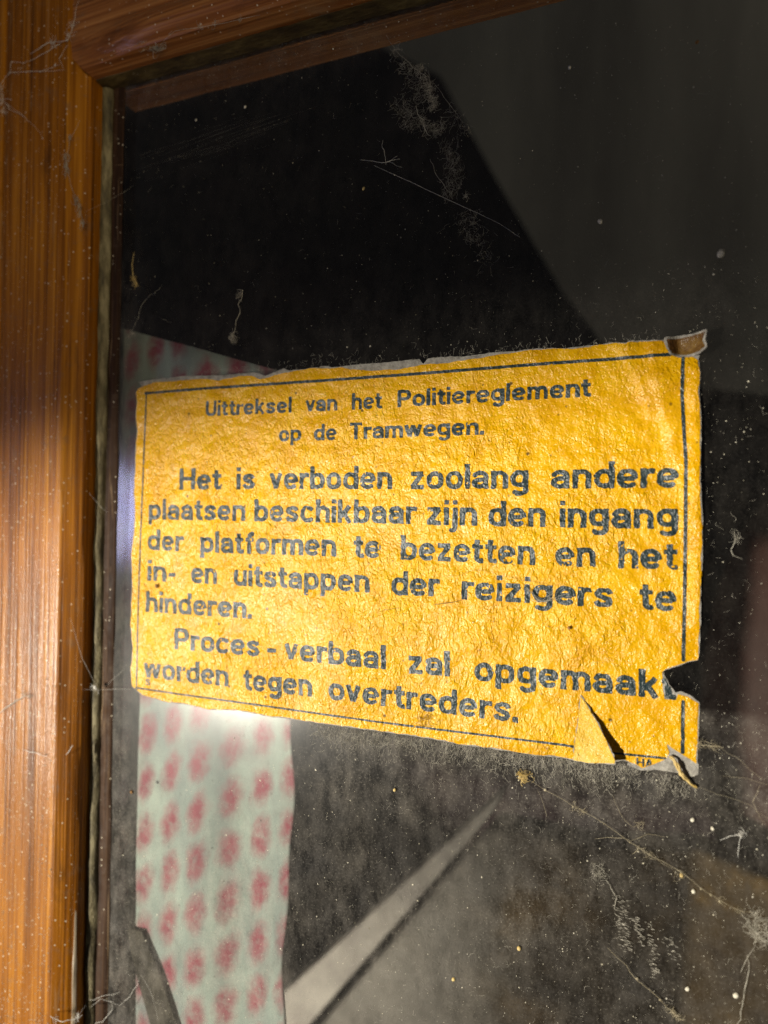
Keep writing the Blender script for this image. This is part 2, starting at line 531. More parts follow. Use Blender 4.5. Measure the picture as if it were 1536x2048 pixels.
def extrude_z(name, prof, z0, z1, mat, parent, nz=2, wob=0.0, seed=0, closed=True):
    """profile points (u, n) swept upright"""
    zs = np.linspace(z0, z1, nz); V = []; F = []; m = len(prof)
    for k, z in enumerate(zs):
        for q, (u, n) in enumerate(prof):
            du = wob * float(fbm(np.array(z), np.array(q * 0.004), 0.012, seed)) if wob else 0
            dn = wob * float(fbm(np.array(z), np.array(q * 0.004 + 1), 0.009, seed + 5)) if wob else 0
            V.append((u + du, -(n + dn), z))
    for k in range(nz - 1):
        for q in range(m if closed else m - 1):
            a = k * m + q; b = k * m + (q + 1) % m
            F.append([a, b, b + m, a + m])
    if closed:
        F.append(list(range(m))[::-1]); F.append([(nz - 1) * m + q for q in range(m)])
    return mesh(name, V, F, mat, parent, smooth=False)


def extrude_x(name, prof, x0, x1, mat, parent, nx=2, wob=0.0, seed=0, taper=False):
    xs = np.linspace(x0, x1, nx)
    if taper: xs = np.concatenate([np.linspace(x0, x0 + 0.030, 16)[:-1], np.linspace(x0 + 0.030, x1, nx)])
    nx = len(xs); V = []; F = []; m = len(prof)
    for k, x in enumerate(xs):
        for q, (v, n) in enumerate(prof):
            dv = wob * float(fbm(np.array(x), np.array(q * 0.004), 0.012, seed)) if wob else 0
            dn = wob * float(fbm(np.array(x), np.array(q * 0.004 + 1), 0.009, seed + 5)) if wob else 0
            if taper:
                t = min(max((x - x0) / 0.030, 0), 1); t = t * t * (3 - 2 * t)
                if n > 8.6 * mm and v < 0.153: n2 = 8.6 * mm + (n - 8.6 * mm) * t
                else: n2 = n
                V.append((x - (min(max(v - 0.1385, 0), 0.012) * 1.0 * (1 - t) if n > 5 * mm else 0), -(n2 + dn), v + dv))
                continue
            V.append((x, -(n + dn), v + dv))
    for k in range(nx - 1):
        for q in range(m):
            a = k * m + q; b = k * m + (q + 1) % m
            F.append([a, a + m, b + m, b])
    F.append(list(range(m))); F.append([(nx - 1) * m + q for q in range(m)][::-1])
    return mesh(name, V, F, mat, parent)


def arc(c, r, a0, a1, k=7):
    return [(c[0] + r[0] * math.cos(math.radians(a)), c[1] + r[1] * math.sin(math.radians(a))) for a in np.linspace(a0, a1, k)]


mm = 0.001
def smooth_by_angle(o, deg=35):
    me = o.data
    me.polygons.foreach_set('use_smooth', [True] * len(me.polygons))
    me.set_sharp_from_angle(angle=math.radians(deg))


# stile: flat front, softly rounded shoulder, straight inner cheek, rebate behind the glass
prof = [(-102 * mm, 0.6 * mm), (-102.3 * mm, 5.2 * mm), (-102.9 * mm, 5.9 * mm), (-104.6 * mm, 7.0 * mm), (-106.4 * mm, 8.2 * mm)]
prof += arc((-109.0 * mm, 7.2 * mm), (2.6 * mm, 2.0 * mm), 45, 90, 5)
prof += [(-118 * mm, 9.35 * mm), (-130 * mm, 9.2 * mm)] + arc((-132.8 * mm, 7.9 * mm), (1.6 * mm, 1.3 * mm), 90, 180, 6)
prof += [(-134.4 * mm, -4.4 * mm), (-102 * mm, -4.4 * mm), (-102 * mm, -2.6 * mm), (-106 * mm, -2.6 * mm), (-106 * mm, 0.6 * mm)]
stile = extrude_z('stile', prof, -0.27, 0.30, M_WOOD_V, window, 60, 0.12 * mm, 3)
smooth_by_angle(stile)
# pale strip painted in for the highlight along the front arris
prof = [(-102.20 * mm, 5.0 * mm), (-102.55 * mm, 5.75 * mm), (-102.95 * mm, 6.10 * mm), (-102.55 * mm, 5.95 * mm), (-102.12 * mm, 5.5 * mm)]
wear_glint = extrude_z('edge_highlight', prof, -0.27, -0.078, M_EDGE, window, 220, 0.16 * mm, 61)
for q in wear_glint.data.vertices:
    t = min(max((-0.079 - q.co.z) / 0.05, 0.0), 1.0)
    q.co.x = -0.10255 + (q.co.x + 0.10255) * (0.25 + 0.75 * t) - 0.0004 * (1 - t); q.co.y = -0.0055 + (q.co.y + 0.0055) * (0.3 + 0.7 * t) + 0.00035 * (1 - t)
# outer stile beyond the groove
prof = [(-135.4 * mm, -12 * mm), (-135.4 * mm, 7.0 * mm), (-136.4 * mm, 8.2 * mm), (-150 * mm, 8.0 * mm), (-700 * mm, 7.4 * mm), (-700 * mm, -12 * mm)]
smooth_by_angle(extrude_z('outer_stile', prof, -0.27, 0.30, M_WOOD_V, window, 20, 0.1 * mm, 9))
# old putty: a crooked bead along the pane
prof = [(-101.9 * mm, 0.15 * mm), (-101.9 * mm, 2.0 * mm), (-101.2 * mm, 2.5 * mm), (-100.2 * mm, 2.2 * mm), (-99.3 * mm, 1.1 * mm), (-99.0 * mm, 0.15 * mm)]
smooth_by_angle(extrude_z('putty_bead', prof, -0.27, 0.1374, M_PUTTY, window, 260, 0.55 * mm, 21), 60)
prof = [(-98.9 * mm, 0.12 * mm), (-98.9 * mm, 0.7 * mm), (-97.4 * mm, 0.9 * mm), (-95.6 * mm, 0.5 * mm), (-95.0 * mm, 0.12 * mm)]
smooth_by_angle(extrude_z('glazing_strip', prof, -0.27, 0.1374, M_WOOD_D, window, 160, 0.35 * mm, 33), 60)
# top rail with its moulding
prof = [(138.6 * mm, 4.2 * mm), (139.2 * mm, 8.0 * mm), (139.8 * mm, 10.0 * mm), (140.6 * mm, 10.4 * mm), (141.0 * mm, 9.8 * mm)]
prof += [(141.8 * mm, 10.6 * mm), (143.2 * mm, 11.6 * mm), (145.2 * mm, 12.0 * mm), (147.6 * mm, 11.5 * mm), (149.6 * mm, 10.2 * mm), (150.6 * mm, 8.9 * mm), (152 * mm, 8.7 * mm)]
prof += [(200 * mm, 8.7 * mm), (200 * mm, -12 * mm), (138 * mm, -12 * mm), (138 * mm, -2.6 * mm), (143 * mm, -2.6 * mm), (143 * mm, 0.6 * mm), (138.4 * mm, 0.6 * mm)]
rail = extrude_x('top_rail', prof, -0.1019, 0.42, M_WOOD_H, window, 60, 0.15 * mm, 41, True)
smooth_by_angle(rail)
prof = [(137.5 * mm, 0.12 * mm), (137.9 * mm, 2.6 * mm), (138.3 * mm, 4.6 * mm), (138.55 * mm, 4.6 * mm), (138.35 * mm, 0.12 * mm)]
smooth_by_angle(extrude_x('rebate_strip', prof, -0.1018, 0.42, M_OLIVE, window, 160, 0.30 * mm, 51), 60)

# pane: a 2.4 mm slab, front skin finely divided so that it can carry the dust record
GX0, GX1, GZ0, GZ1 = -0.1058, 0.42, -0.27, 0.1428
nx, nz = 240, 200
xs = np.linspace(GX0, GX1, nx); zs = np.linspace(GZ0, GZ1, nz)
V = [(x, 0.0, z) for z in zs for x in xs]; nb = len(V)
V += [(GX0, 0.0024, GZ0), (GX1, 0.0024, GZ0), (GX1, 0.0024, GZ1), (GX0, 0.0024, GZ1)]
F = [[j * nx + i, j * nx + i + 1, (j + 1) * nx + i + 1, (j + 1) * nx + i] for j in range(nz - 1) for i in range(nx - 1)]
F.append([nb + 3, nb + 2, nb + 1, nb])
pane = mesh('glass_pane', V, F, M_GLASS, window)


def dust_density(x, z):
    """how much dust has settled where, seen over the whole pane"""
    d = 0.11 + 0.0 * x
    low = np.clip((-z - 0.03) / 0.05, 0, 1); d = d + 0.28 * low
    d = d + 0.60 * np.exp(-np.maximum(-(z + 0.048 + 0.03 * (x + 0.0) * 0), 0) / 0.014) * (z < -0.03) * np.clip((x + 0.06) / 0.04, 0.15, 1) * (x < 0.085)
    d = d + 0.62 * np.exp(-((x + 0.096) / 0.007) ** 2) * np.clip((0.09 - z) / 0.04, 0, 1)
    d = d + 0.60 * (x < -0.03) * np.clip((-z - 0.055) / 0.05, 0, 1) * np.clip((-0.03 - x) / 0.02, 0, 1)
    d = d + 0.35 * np.exp(-((z - 0.136) / 0.006) ** 2)
    d = d + 0.12 * np.exp(-((z - 0.058) / 0.008) ** 2) * (x < 0.07)
    d = d + 0.16 * np.exp(-(((x + 0.0) / 0.05) ** 2 + ((z + 0.085) / 0.035) ** 2))
    d = d * (1 - 0.45 * np.clip((x - 0.02) / 0.05, 0, 1) * np.clip((z - 0.06) / 0.02, 0, 1))
    return np.clip(d, 0, 1)


co = np.array([v for v in V]); dd = dust_density(co[:, 0], co[:, 2]); dd[nb:] = 0.02
at = pane.data.attributes.new('dust', 'FLOAT', 'POINT'); at.data.foreach_set('value', dd.astype(np.float32))

# ------------------------------------------------------------------ the notice
sticker = empty('notice', P(835, 1115))
tag(sticker, 'torn yellow paper notice with dark green Dutch lettering stuck on the pane', 'notice')
SO = sticker.location.copy()

YELLOW = [(279, 777), (308, 765), (334, 764), (370, 760), (412, 758), (438, 761), (480, 752), (506, 751), (519, 759), (537, 756), (563, 746), (594, 741), (633, 737), (661, 738), (687, 735), (702, 739), (734, 741), (765, 741), (796, 739), (817, 736), (848, 730), (874, 728), (900, 726), (921, 721), (952, 717), (986, 711), (1020, 707), (1059, 700), (1098, 699), (1119, 699), (1176, 694), (1228, 687), (1252, 690), (1260, 685), (1293, 683), (1330, 685), (1335, 704), (1343, 713), (1364, 716), (1387, 716), (1395, 722), (1399, 746), (1396, 790), (1399, 821), (1400, 868), (1399, 920), (1399, 972), (1403, 1037), (1403, 1089), (1401, 1154), (1399, 1219), (1399, 1255), (1396, 1305), (1395, 1318), (1377, 1321.5), (1361, 1328), (1332, 1337), (1323, 1344), (1325, 1360), (1326, 1380), (1330, 1397), (1352, 1399), (1355, 1386), (1374, 1393), (1397, 1407), (1396, 1437), (1395, 1476), (1392, 1526), (1369, 1513), (1358, 1505), (1342, 1495), (1332, 1484), (1338, 1505), (1332, 1518), (1306, 1529), (1283, 1536), (1270, 1526), (1247, 1519), (1236, 1521), (1202, 1521), (1176, 1522), (1150, 1519), (1119, 1513), (1085, 1510), (1054, 1506), (1020, 1500), (920, 1487), (840, 1472), (754, 1460), (679, 1450), (614, 1441), (565, 1434), (542, 1432), (477, 1419), (419, 1418), (380, 1408), (331, 1402), (285, 1389), (266, 1372), (262.5, 1336), (267, 1297), (262.5, 1249), (264, 1210), (266, 1154), (264, 1110), (269, 1066), (271.6, 1024), (269, 985), (272, 933), (273, 894), (275.5, 863), (273, 827), (275.5, 801), (273, 785)]
YP = pxpoly(YELLOW)
RIDGES = [([(1240, 690), (1266, 735), (1292, 792)], 0.55, 1.1), ([(1305, 690), (1322, 780), (1350, 880), (1362, 960)], 0.75, 1.5),
          ([(1392, 740), (1396, 1000), (1396, 1250)], 0.45, 1.6), ([(1060, 1180), (1085, 1205), (1110, 1190)], 0.14, 0.7),
          ([(440, 1290), (470, 1345), (455, 1400)], 0.12, 0.8), ([(300, 1290), (420, 1255), (520, 1290)], 0.10, 0.8),
          ([(560, 1340), (650, 1290), (760, 1310)], 0.10, 0.8)]
RIDGES = [(pxpoly(p), a * mm, w * mm) for p, a, w in RIDGES]


def sheet_h(X, Y):
    h = 0.22 * mm + 0.10 * mm * fbm(X, Y, 0.011, 3, 3) + 0.045 * mm * fbm(X, Y, 0.0022, 8, 2)
    for q, (p, a, w) in enumerate(RIDGES):
        d = line_dist(X, Y, p)
        if q < 2:      # lifted creases: steep on the left, easing back to the right
            o = np.argsort(p[:, 1]); xl = np.interp(Y, p[o, 1], p[o, 0])
            d = np.where(X > xl, d / 5.0, d / 1.3)
        h = h + a * np.exp(-(d / w) ** 2)
    return np.maximum(h, 0.10 * mm)


def drape(name, V2, F, lift, mat, hfun=sheet_h, parent=sticker, smooth=True):
    h = hfun(V2[:, 0], V2[:, 1]) + lift
    V3 = np.stack([V2[:, 0], -h, V2[:, 1]], 1)
    return mesh(name, V3, F, mat, parent, smooth)


DX = 0.30 * mm
X, Y, lo = grid_for(YP, DX, 0.003)
FY = poly_sdf(X, Y, YP)
ragged = 0.28 * mm * fbm(X, Y, 0.0022, 31, 3)
V2, F = march(FY + ragged, lo[0], lo[1], DX)
drape('printed_face', V2, F, 0.0, M_YELLOW)
# grey paper layer showing along the torn edges
BACKS = [[(278, 764), (308, 759), (373, 752), (438, 751), (490, 746), (511, 744.6), (532, 751), (568, 737), (600, 750), (500, 770), (300, 790)],
         [(640, 733), (656, 732), (665, 735), (718, 729), (770, 725), (822, 720), (838, 718), (847, 727), (856, 717), (900, 713), (926, 713), (965, 708), (1031, 702), (1031, 730), (640, 760)],
         [(1320, 690), (1336, 682), (1350, 684), (1402, 704), (1394, 730), (1384, 722)],
         [(1322, 1344), (1329, 1350), (1338, 1369), (1351, 1384), (1362, 1382), (1376, 1388), (1399, 1404), (1398, 1412), (1370, 1400), (1352, 1405), (1320, 1400)],
         [(1326, 1478), (1342, 1490), (1362, 1502), (1398, 1528), (1396, 1550), (1378, 1553), (1352, 1545), (1310, 1539), (1283, 1541), (1250, 1528), (1300, 1500)]]
FB = np.minimum(FY - 0.22 * mm, 1e9)
for b in BACKS: FB = np.minimum(FB, poly_sdf(X, Y, pxpoly(b)))
V2, F = march(FB + 0.20 * mm * fbm(X, Y, 0.0016, 77, 3), lo[0], lo[1], DX)
drape('paper_backing', V2, F, -0.07 * mm, M_BACK)

# --- lettering: stroke glyphs of a bold grotesque, x-height 1
HW = 0.150; VS = 1.16         # half stem; vertical squeeze of horizontal strokes


def ell(cx, cy, rx, ry, a0, a1, k=22, n=2.35):
    r = []
    for a in np.radians(np.linspace(a0, a1, k)):
        c, s = math.cos(a), math.sin(a)
        r.append((cx + rx * math.copysign(abs(c) ** (2 / n), c), cy + ry * math.copysign(abs(s) ** (2 / n), s)))
    return r


T, B = 0.885, 0.115
def bowl(cx=0.5, rx=0.365): return ell(cx, 0.5, rx, 0.385, 0, 360, 40)
def archn(x0, x1, top=T): return [(x0, 0.50)] + ell((x0 + x1) / 2, 0.56, (x1 - x0) / 2, top - 0.56, 180, 0, 18)[1:] + [(x1, 0.0)]
G = {
 'o': (1.0, [bowl()]),
 'n': (0.94, [[(.135, 0), (.135, 1)], archn(.135, .805)]),
 'h': (0.94, [[(.135, 0), (.135, 1.40)], archn(.135, .805)]),
 'm': (1.46, [[(.135, 0), (.135, 1)], archn(.135, .73), archn(.73, 1.325)]),
 'u': (0.94, [[(.805, 0), (.805, 1)], [(.135, 1), (.135, .42)] + ell(.47, .44, .335, .325, 180, 360, 18)[1:]]),
 'b': (1.0, [[(.135, 0), (.135, 1.40)], bowl(.50)]),
 'd': (1.0, [[(.865, 0), (.865, 1.40)], bowl(.50)]),
 'p': (1.0, [[(.135, -.36), (.135, 1)], bowl(.50)]),
 'g': (0.98, [[(.845, 1), (.845, -.02)] + ell(.52, -.02, .325, .245, 0, -150, 14)[1:], ell(.48, .545, .345, .34, 0, 360, 40)]),
 'a': (0.94, [ell(.46, .60, .33, .285, 165, 0, 18) + [(.79, 0)], [(.79, .53), (.52, .53)] + ell(.46, .32, .325, .205, 90, 270, 16) + [(.60, .14), (.79, .30)]]),
 'e': (0.98, [[(.20, .50), (.80, .50)], ell(.495, .5, .36, .385, 0, 315, 34)]),
 's': (0.90, [[(.775, .70), (.68, .845), (.46, .89), (.24, .83), (.165, .71), (.23, .59), (.46, .51), (.69, .42), (.755, .29), (.68, .165), (.46, .11), (.22, .16), (.115, .31)]]),
 't': (0.68, [[(.315, 1.27), (.315, .33)] + ell(.52, .32, .205, .205, 180, 275, 10)[1:] + [(.665, .125)], [(.03, .885), (.655, .885)]]),
 'r': (0.66, [[(.135, 0), (.135, 1)], [(.135, .50)] + ell(.50, .52, .365, .355, 180, 95, 12)[1:] + [(.66, .86)]]),
 'i': (0.27, [[(.135, 0), (.135, 1)], [(.135, 1.17), (.135, 1.41)]]),
 'j': (0.30, [[(.165, 1), (.165, -.10)] + ell(-.03, -.10, .195, .20, 0, -90, 10)[1:] + [(-.10, -.30)], [(.165, 1.17), (.165, 1.41)]]),
 'l': (0.27, [[(.135, 0), (.135, 1.40)]]),
 'k': (0.92, [[(.135, 0), (.135, 1.40)], [(.20, .36), (.76, 1.0)], [(.40, .56), (.80, 0.0)]]),
 'v': (0.92, [[(.12, 1), (.46, .06)], [(.80, 1), (.46, .06)]]),
 'w': (1.40, [[(.12, 1), (.40, .06)], [(.70, .96), (.40, .06)], [(.70, .96), (1.0, .06)], [(1.28, 1), (1.0, .06)]]),
 'z': (0.88, [[(.06, .885), (.78, .885)], [(.72, .87), (.15, .13)], [(.06, .115), (.83, .115)]]),
 'f': (0.62, [[(.30, 0), (.30, 1.03)] + ell(.50, 1.06, .20, .20, 180, 90, 8)[1:] + [(.63, 1.265)], [(.03, .885), (.61, .885)]]),
 'c': (0.94, [ell(.50, .5, .365, .385, 42, 318, 34)]),
 'P': (1.10, [[(.14, 0), (.14, 1.40)], [(.14, 1.285), (.60, 1.285)] + ell(.62, .97, .34, .315, 90, -90, 16) + [(.14, .655)]]),
 'U': (1.10, [[(.14, 1.40), (.14, .50)] + ell(.55, .50, .41, .39, 180, 360, 24)[1:] + [(.96, 1.40)]]),
 'T': (1.10, [[(.55, 0), (.55, 1.28)], [(.03, 1.285), (1.07, 1.285)]]),
 'H': (1.16, [[(.14, 0), (.14, 1.40)], [(1.02, 0), (1.02, 1.40)], [(.14, .72), (1.02, .72)]]),
 '.': (0.30, [[(.15, 0), (.15, .28)]]),
 '-': (0.56, [[(.04, .48), (.52, .48)]]),
 'S': (1.05, [[(.86, .98), (.75, 1.20), (.52, 1.29), (.28, 1.22), (.17, 1.02), (.25, .84), (.52, .71), (.80, .56), (.88, .38), (.78, .18), (.52, .11), (.25, .19), (.13, .42)]]),
 'A': (1.15, [[(.10, 0), (.57, 1.36)], [(1.04, 0), (.57, 1.36)], [(.27, .42), (.87, .42)]]),
}


def glyph_field(gx, gy, ch):
    r = np.full(gx.shape, 9.0)
    Y = gy * VS
    for st in G[ch][1]:
        p = np.array(st, float) * (1, VS); n = len(p)
        for q in range(n - 1):
            a, b = p[q], p[q + 1]; d = b - a; L = math.hypot(*d)
            if L < 1e-9: continue
            d = d / L
            t = (gx - a[0]) * d[0] + (Y - a[1]) * d[1]
            perp = np.abs(-(gx - a[0]) * d[1] + (Y - a[1]) * d[0])
            over = np.maximum(0 - t, t - L)
            capsule = np.hypot(perp, np.maximum(over, 0)) - HW
            box = np.maximum(perp - HW, over)
            first = q == 0; last = q == n - 2
            dist = capsule
            if first: dist = np.where(t < 0, box, dist)
            if last: dist = np.where(t > L, box, dist)
            r = np.minimum(r, dist)
    return r


LINES = [
 (3.00, [('Uittreksel', 412.5, 832.4, 583.6, 825.4), ('van', 612, 824, 674.7, 821), ('het', 704.7, 819.4, 764.6, 816.8), ('Politiereglement', 796, 814.6, 1182, 793)]),
 (3.00, [('op', 559, 883, 602.6, 882), ('de', 629, 881, 673, 880), ('Tramwegen.', 700, 878.8, 968, 869.3)]),
 (4.25, [('Het', 360, 979, 443.5, 979), ('is', 474.4, 978.5, 510, 978.5), ('verboden', 540, 978.5, 784.3, 978.3), ('zoolang', 820.8, 978.2, 1056.8, 977.4), ('andere', 1103, 977, 1355.9, 975.7)]),
 (4.25, [('plaatsen', 298.8, 1038.6, 491, 1041.7), ('beschikbaar', 509.7, 1042.5, 834, 1047.6), ('zijn', 853, 1049, 954, 1051), ('den', 977.5, 1052, 1090.8, 1053.3), ('ingang', 1120, 1054.5, 1355, 1057.8)]),
 (4.25, [('der', 296.8, 1099, 368, 1103), ('platformen', 402, 1104.2, 672.6, 1112.8), ('te', 707.7, 1115, 761.3, 1116), ('bezetten', 802.3, 1118.7, 1069.5, 1129.6), ('en', 1111.7, 1132, 1190.6, 1134), ('het', 1237.4, 1136, 1355.4, 1139.3)]),
 (4.25, [('in-', 296.4, 1160.9, 353, 1164), ('en', 383.5, 1165.5, 434.3, 1168), ('uitstappen', 469, 1170.7, 739.4, 1184.7), ('der', 784, 1189.2, 880, 1193), ('reizigers', 924, 1198, 1225.7, 1215.3), ('te', 1277.8, 1218, 1352, 1222.5)]),
 (4.25, [('hinderen.', 293.4, 1222.8, 504.4, 1237.4)]),
 (4.25, [('Proces', 350.4, 1297.6, 519.7, 1313), ('-', 534, 1315, 553.9, 1317), ('verbaal', 570, 1318.5, 771.6, 1338.3), ('zal', 817, 1345.8, 900, 1352.3), ('opgemaakt', 950, 1360, 1352, 1399.6)]),
 (4.25, [('worden', 288.9, 1354.6, 457.8, 1372.5), ('tegen', 487.4, 1379, 624.2, 1392.7), ('overtreders.', 658.3, 1398, 1036.2, 1444.8)]),
 (1.35, [('S', 292, 1370, 302, 1371)]),
 (1.25, [('HA', 1273, 1531, 1306, 1535)]),
]
IDX = 0.125 * mm
for li, (xh, words) in enumerate(LINES):
    pts = pxpoly([(w[1], w[2]) for w in words] + [(w[3], w[4]) for w in words])
    xh *= mm
    lo2 = pts.min(0) - (xh * 0.6, xh * 0.8); hi2 = pts.max(0) + (xh * 0.6, xh * 1.9)
    xs = np.arange(lo2[0], hi2[0], IDX); ys = np.arange(lo2[1], hi2[1], IDX)
    GXX, GYY = np.meshgrid(xs, ys)
    FL = np.full(GXX.shape, 9.0)
    for (w, ax, ay, bx, by) in words:
        a, b = pxpoly([(ax, ay), (bx, by)]); d = b - a; L = math.hypot(*d); d = d / L; nrm = np.array([-d[1], d[0]])
        gap = 0.15
        total = sum(G[c][0] for c in w) + gap * (len(w) - 1)
        for c1, c2 in zip(w, w[1:]):
            if c1 in 'tr' or c2 in 'tv.': total -= 0.05
            if c1 in 'il' and c2 in 'iljh': total += 0.03
        sx = L / total; x = 0.0
        for q, ch in enumerate(w):
            o = a + d * x * sx
            lx = ((GXX - o[0]) * d[0] + (GYY - o[1]) * d[1]); ly = ((GXX - o[0]) * nrm[0] + (GYY - o[1]) * nrm[1])
            gx = lx / sx; gy = ly / xh
            box = (gx > -0.5) & (gx < G[ch][0] + 0.5) & (gy > -0.7) & (gy < 1.7)
            jj, ii = np.nonzero(box)
            if len(jj):
                j0, j1, i0, i1 = jj.min(), jj.max() + 1, ii.min(), ii.max() + 1
                FL[j0:j1, i0:i1] = np.minimum(FL[j0:j1, i0:i1], glyph_field(gx[j0:j1, i0:i1], gy[j0:j1, i0:i1], ch))
            x += G[ch][0] + gap
            if q + 1 < len(w):
                c1, c2 = ch, w[q + 1]
                if c1 in 'tr' or c2 in 'tv.': x -= 0.05
                if c1 in 'il' and c2 in 'iljh': x += 0.03
    FL = FL + 0.045 * fbm(GXX, GYY, 0.0009, 60 + li, 2)
    chips = fbm(GXX, GYY, 0.0013, 90 + li, 3)
    lowleft = np.exp(-(((GXX + 0.07) / 0.022) ** 2 + ((GYY + 0.036) / 0.010) ** 2))
    FL = np.maximum(FL, (chips - (0.63 - 0.26 * lowleft)) * 0.6)
    # ink went with the paper where the notice is torn
    FL = np.maximum(FL, np.clip(np.minimum(poly_sdf(GXX, GYY, YP), poly_sdf(GXX, GYY, pxpoly(BACKS[3]))) / mm + 0.15, -1, 9) * 0.5)
    V2, F = march(FL, lo2[0], lo2[1], IDX)
    drape('lettering', V2, F, 0.05 * mm, M_INK)

BORDERS = [([(292, 787), (412, 777), (640, 762), (854, 746.5), (1100, 727), (1340, 711)], 0.37),
           ([(294, 785), (288, 935), (282, 1080), (277, 1240), (274, 1378)], 0.25),
           ([(273, 1375), (354, 1387), (484, 1405), (647, 1428), (754, 1443), (890, 1460), (1020, 1476), (1124, 1489), (1223, 1505), (1330, 1515.5)], 0.25),
           ([(1366, 718), (1364, 790), (1368, 868), (1371.6, 920), (1371, 1050), (1369, 1206), (1366.5, 1320)], 0.37),
           ([(1366, 1403), (1365, 1504)], 0.37)]
X2, Y2, lo2 = grid_for(YP, 0.16 * mm, 0.001)
for pts, w in BORDERS:
    p = pxpoly(pts)
    bx = (X2[0] > p[:, 0].min() - mm) & (X2[0] < p[:, 0].max() + mm); by = (Y2[:, 0] > p[:, 1].min() - mm) & (Y2[:, 0] < p[:, 1].max() + mm)
    ii = np.nonzero(bx)[0]; jj = np.nonzero(by)[0]
    sl = np.s_[jj[0]:jj[-1] + 1, ii[0]:ii[-1] + 1]
    XX, YY = X2[sl], Y2[sl]
    f = line_dist(XX, YY, p) - w * mm + 0.07 * mm * fbm(XX, YY, 0.0008, 5, 2)
    f = np.maximum(f, (fbm(XX, YY, 0.0014, 15, 3) - 0.66) * mm)
    V2, F = march(f, XX[0, 0], YY[0, 0], 0.16 * mm)
    drape('border_line', V2, F, 0.05 * mm, M_INK)

# lifted flap at the lower edge: hinged on its left side, free edge raised
FA, FBt, FC = pxpoly([(1162, 1392), (1148, 1519), (1233, 1519)])
flap_poly = pxpoly([(1162, 1391), (1176, 1411), (1197, 1445), (1213, 1474), (1232, 1512), (1232, 1519), (1202, 1521), (1178, 1523), (1147, 1519), (1150, 1484), (1156, 1448)])


def flap_h(X, Y):
    d = FBt - FA; L = math.hypot(*d); d = d / L
    perp = (X - FA[0]) * (-d[1]) + (Y - FA[1]) * d[0]
    perp = np.maximum(perp, 0)
    return sheet_h(X, Y) + 0.15 * mm + 0.16 * perp + 26.0 * perp ** 2 * 0.55 + 0.22 * mm * fbm(X, Y, 0.006, 71, 3)


XF, YF, lof = grid_for(flap_poly, 0.2 * mm)
V2, F = march(poly_sdf(XF, YF, flap_poly) + 0.10 * mm * fbm(XF, YF, 0.0012, 4, 2), lof[0], lof[1], 0.2 * mm)
drape('torn_flap', V2, F, 0.0, M_FLAP, flap_h)
V2, F = march(poly_sdf(XF, YF, flap_poly) - 0.16 * mm + 0.22 * mm * fbm(XF, YF, 0.0010, 14, 2), lof[0], lof[1], 0.2 * mm)
drape('flap_backing', V2, F, -0.10 * mm, M_BACK, flap_h)

# curled corner, top right
corner_poly = pxpoly([(1333, 684), (1352, 681), (1385, 677), (1408, 673), (1404, 688), (1408, 701), (1396, 710), (1378, 713), (1345, 712), (1336, 700)])
ca, cb = pxpoly([(1336, 698), (1412, 686)])


def corner_h(X, Y):
    d = cb - ca; L = math.hypot(*d); d = d / L
    t = ((X - ca[0]) * d[0] + (Y - ca[1]) * d[1]) / L
    s = ((X - ca[0]) * (-d[1]) + (Y - ca[1]) * d[0])
    return 0.35 * mm + 4.0 * mm * np.clip(t, 0, 1.2) ** 2 + 2.2 * mm * np.exp(-((t - 0.0) / 0.22) ** 2) + 90 * s ** 2 + 0.15 * mm * fbm(X, Y, 0.002, 12, 2)


XF, YF, lof = grid_for(corner_poly, 0.2 * mm)
V2, F = march(poly_sdf(XF, YF, corner_poly) + 0.14 * mm * fbm(XF, YF, 0.0014, 44, 2), lof[0], lof[1], 0.2 * mm)
drape('curled_corner', V2, F, 0.10 * mm, M_RUST_SHADE, corner_h)
V2, F = march(poly_sdf(XF, YF, corner_poly) - 0.45 * mm + 0.2 * mm * fbm(XF, YF, 0.0012, 46, 2), lof[0], lof[1], 0.2 * mm)
drape('corner_backing', V2, F, 0.0, M_BACK, corner_h)


# ------------------------------------------------------------------ fibres, cobwebs, dust
def tube_into(V, F, pts, r, sides=4, taper=True):
    pts = [Vector(p) for p in pts]; n = len(pts); base = len(V)
    for i, p in enumerate(pts):
        d = (pts[min(i + 1, n - 1)] - pts[max(i - 1, 0)])
        if d.length < 1e-9: d = Vector((1, 0, 0))
        d.normalize(); s = d.cross(Vector((0.13, 1, 0.07))); s.normalize(); t = d.cross(s)
        rr = r * (1.0 if not taper else (0.35 + 0.65 * math.sin(math.pi * (0.08 + 0.84 * i / max(n - 1, 1)))))
        for q in range(sides):
            a = 2 * math.pi * q / sides
            V.append(p + s * (math.cos(a) * rr) + t * (math.sin(a) * rr))
    for i in range(n - 1):
        for q in range(sides):
            a = base + i * sides + q; b = base + i * sides + (q + 1) % sides
            F.append([a, b, b + sides, a + sides])


def wander(p, q, k, amp):
    """points from p to q with a crooked walk between them"""
    p = Vector(p); q = Vector(q); r = []
    off = Vector((0, 0, 0))
    for i in range(k + 1):
        t = i / k
        off += Vector((random.gauss(0, 1), random.gauss(0, 0.35), random.gauss(0, 1))) * amp / math.sqrt(k)
        w = math.sin(math.pi * t)
        r.append(p.lerp(q, t) + off * w)
    return r


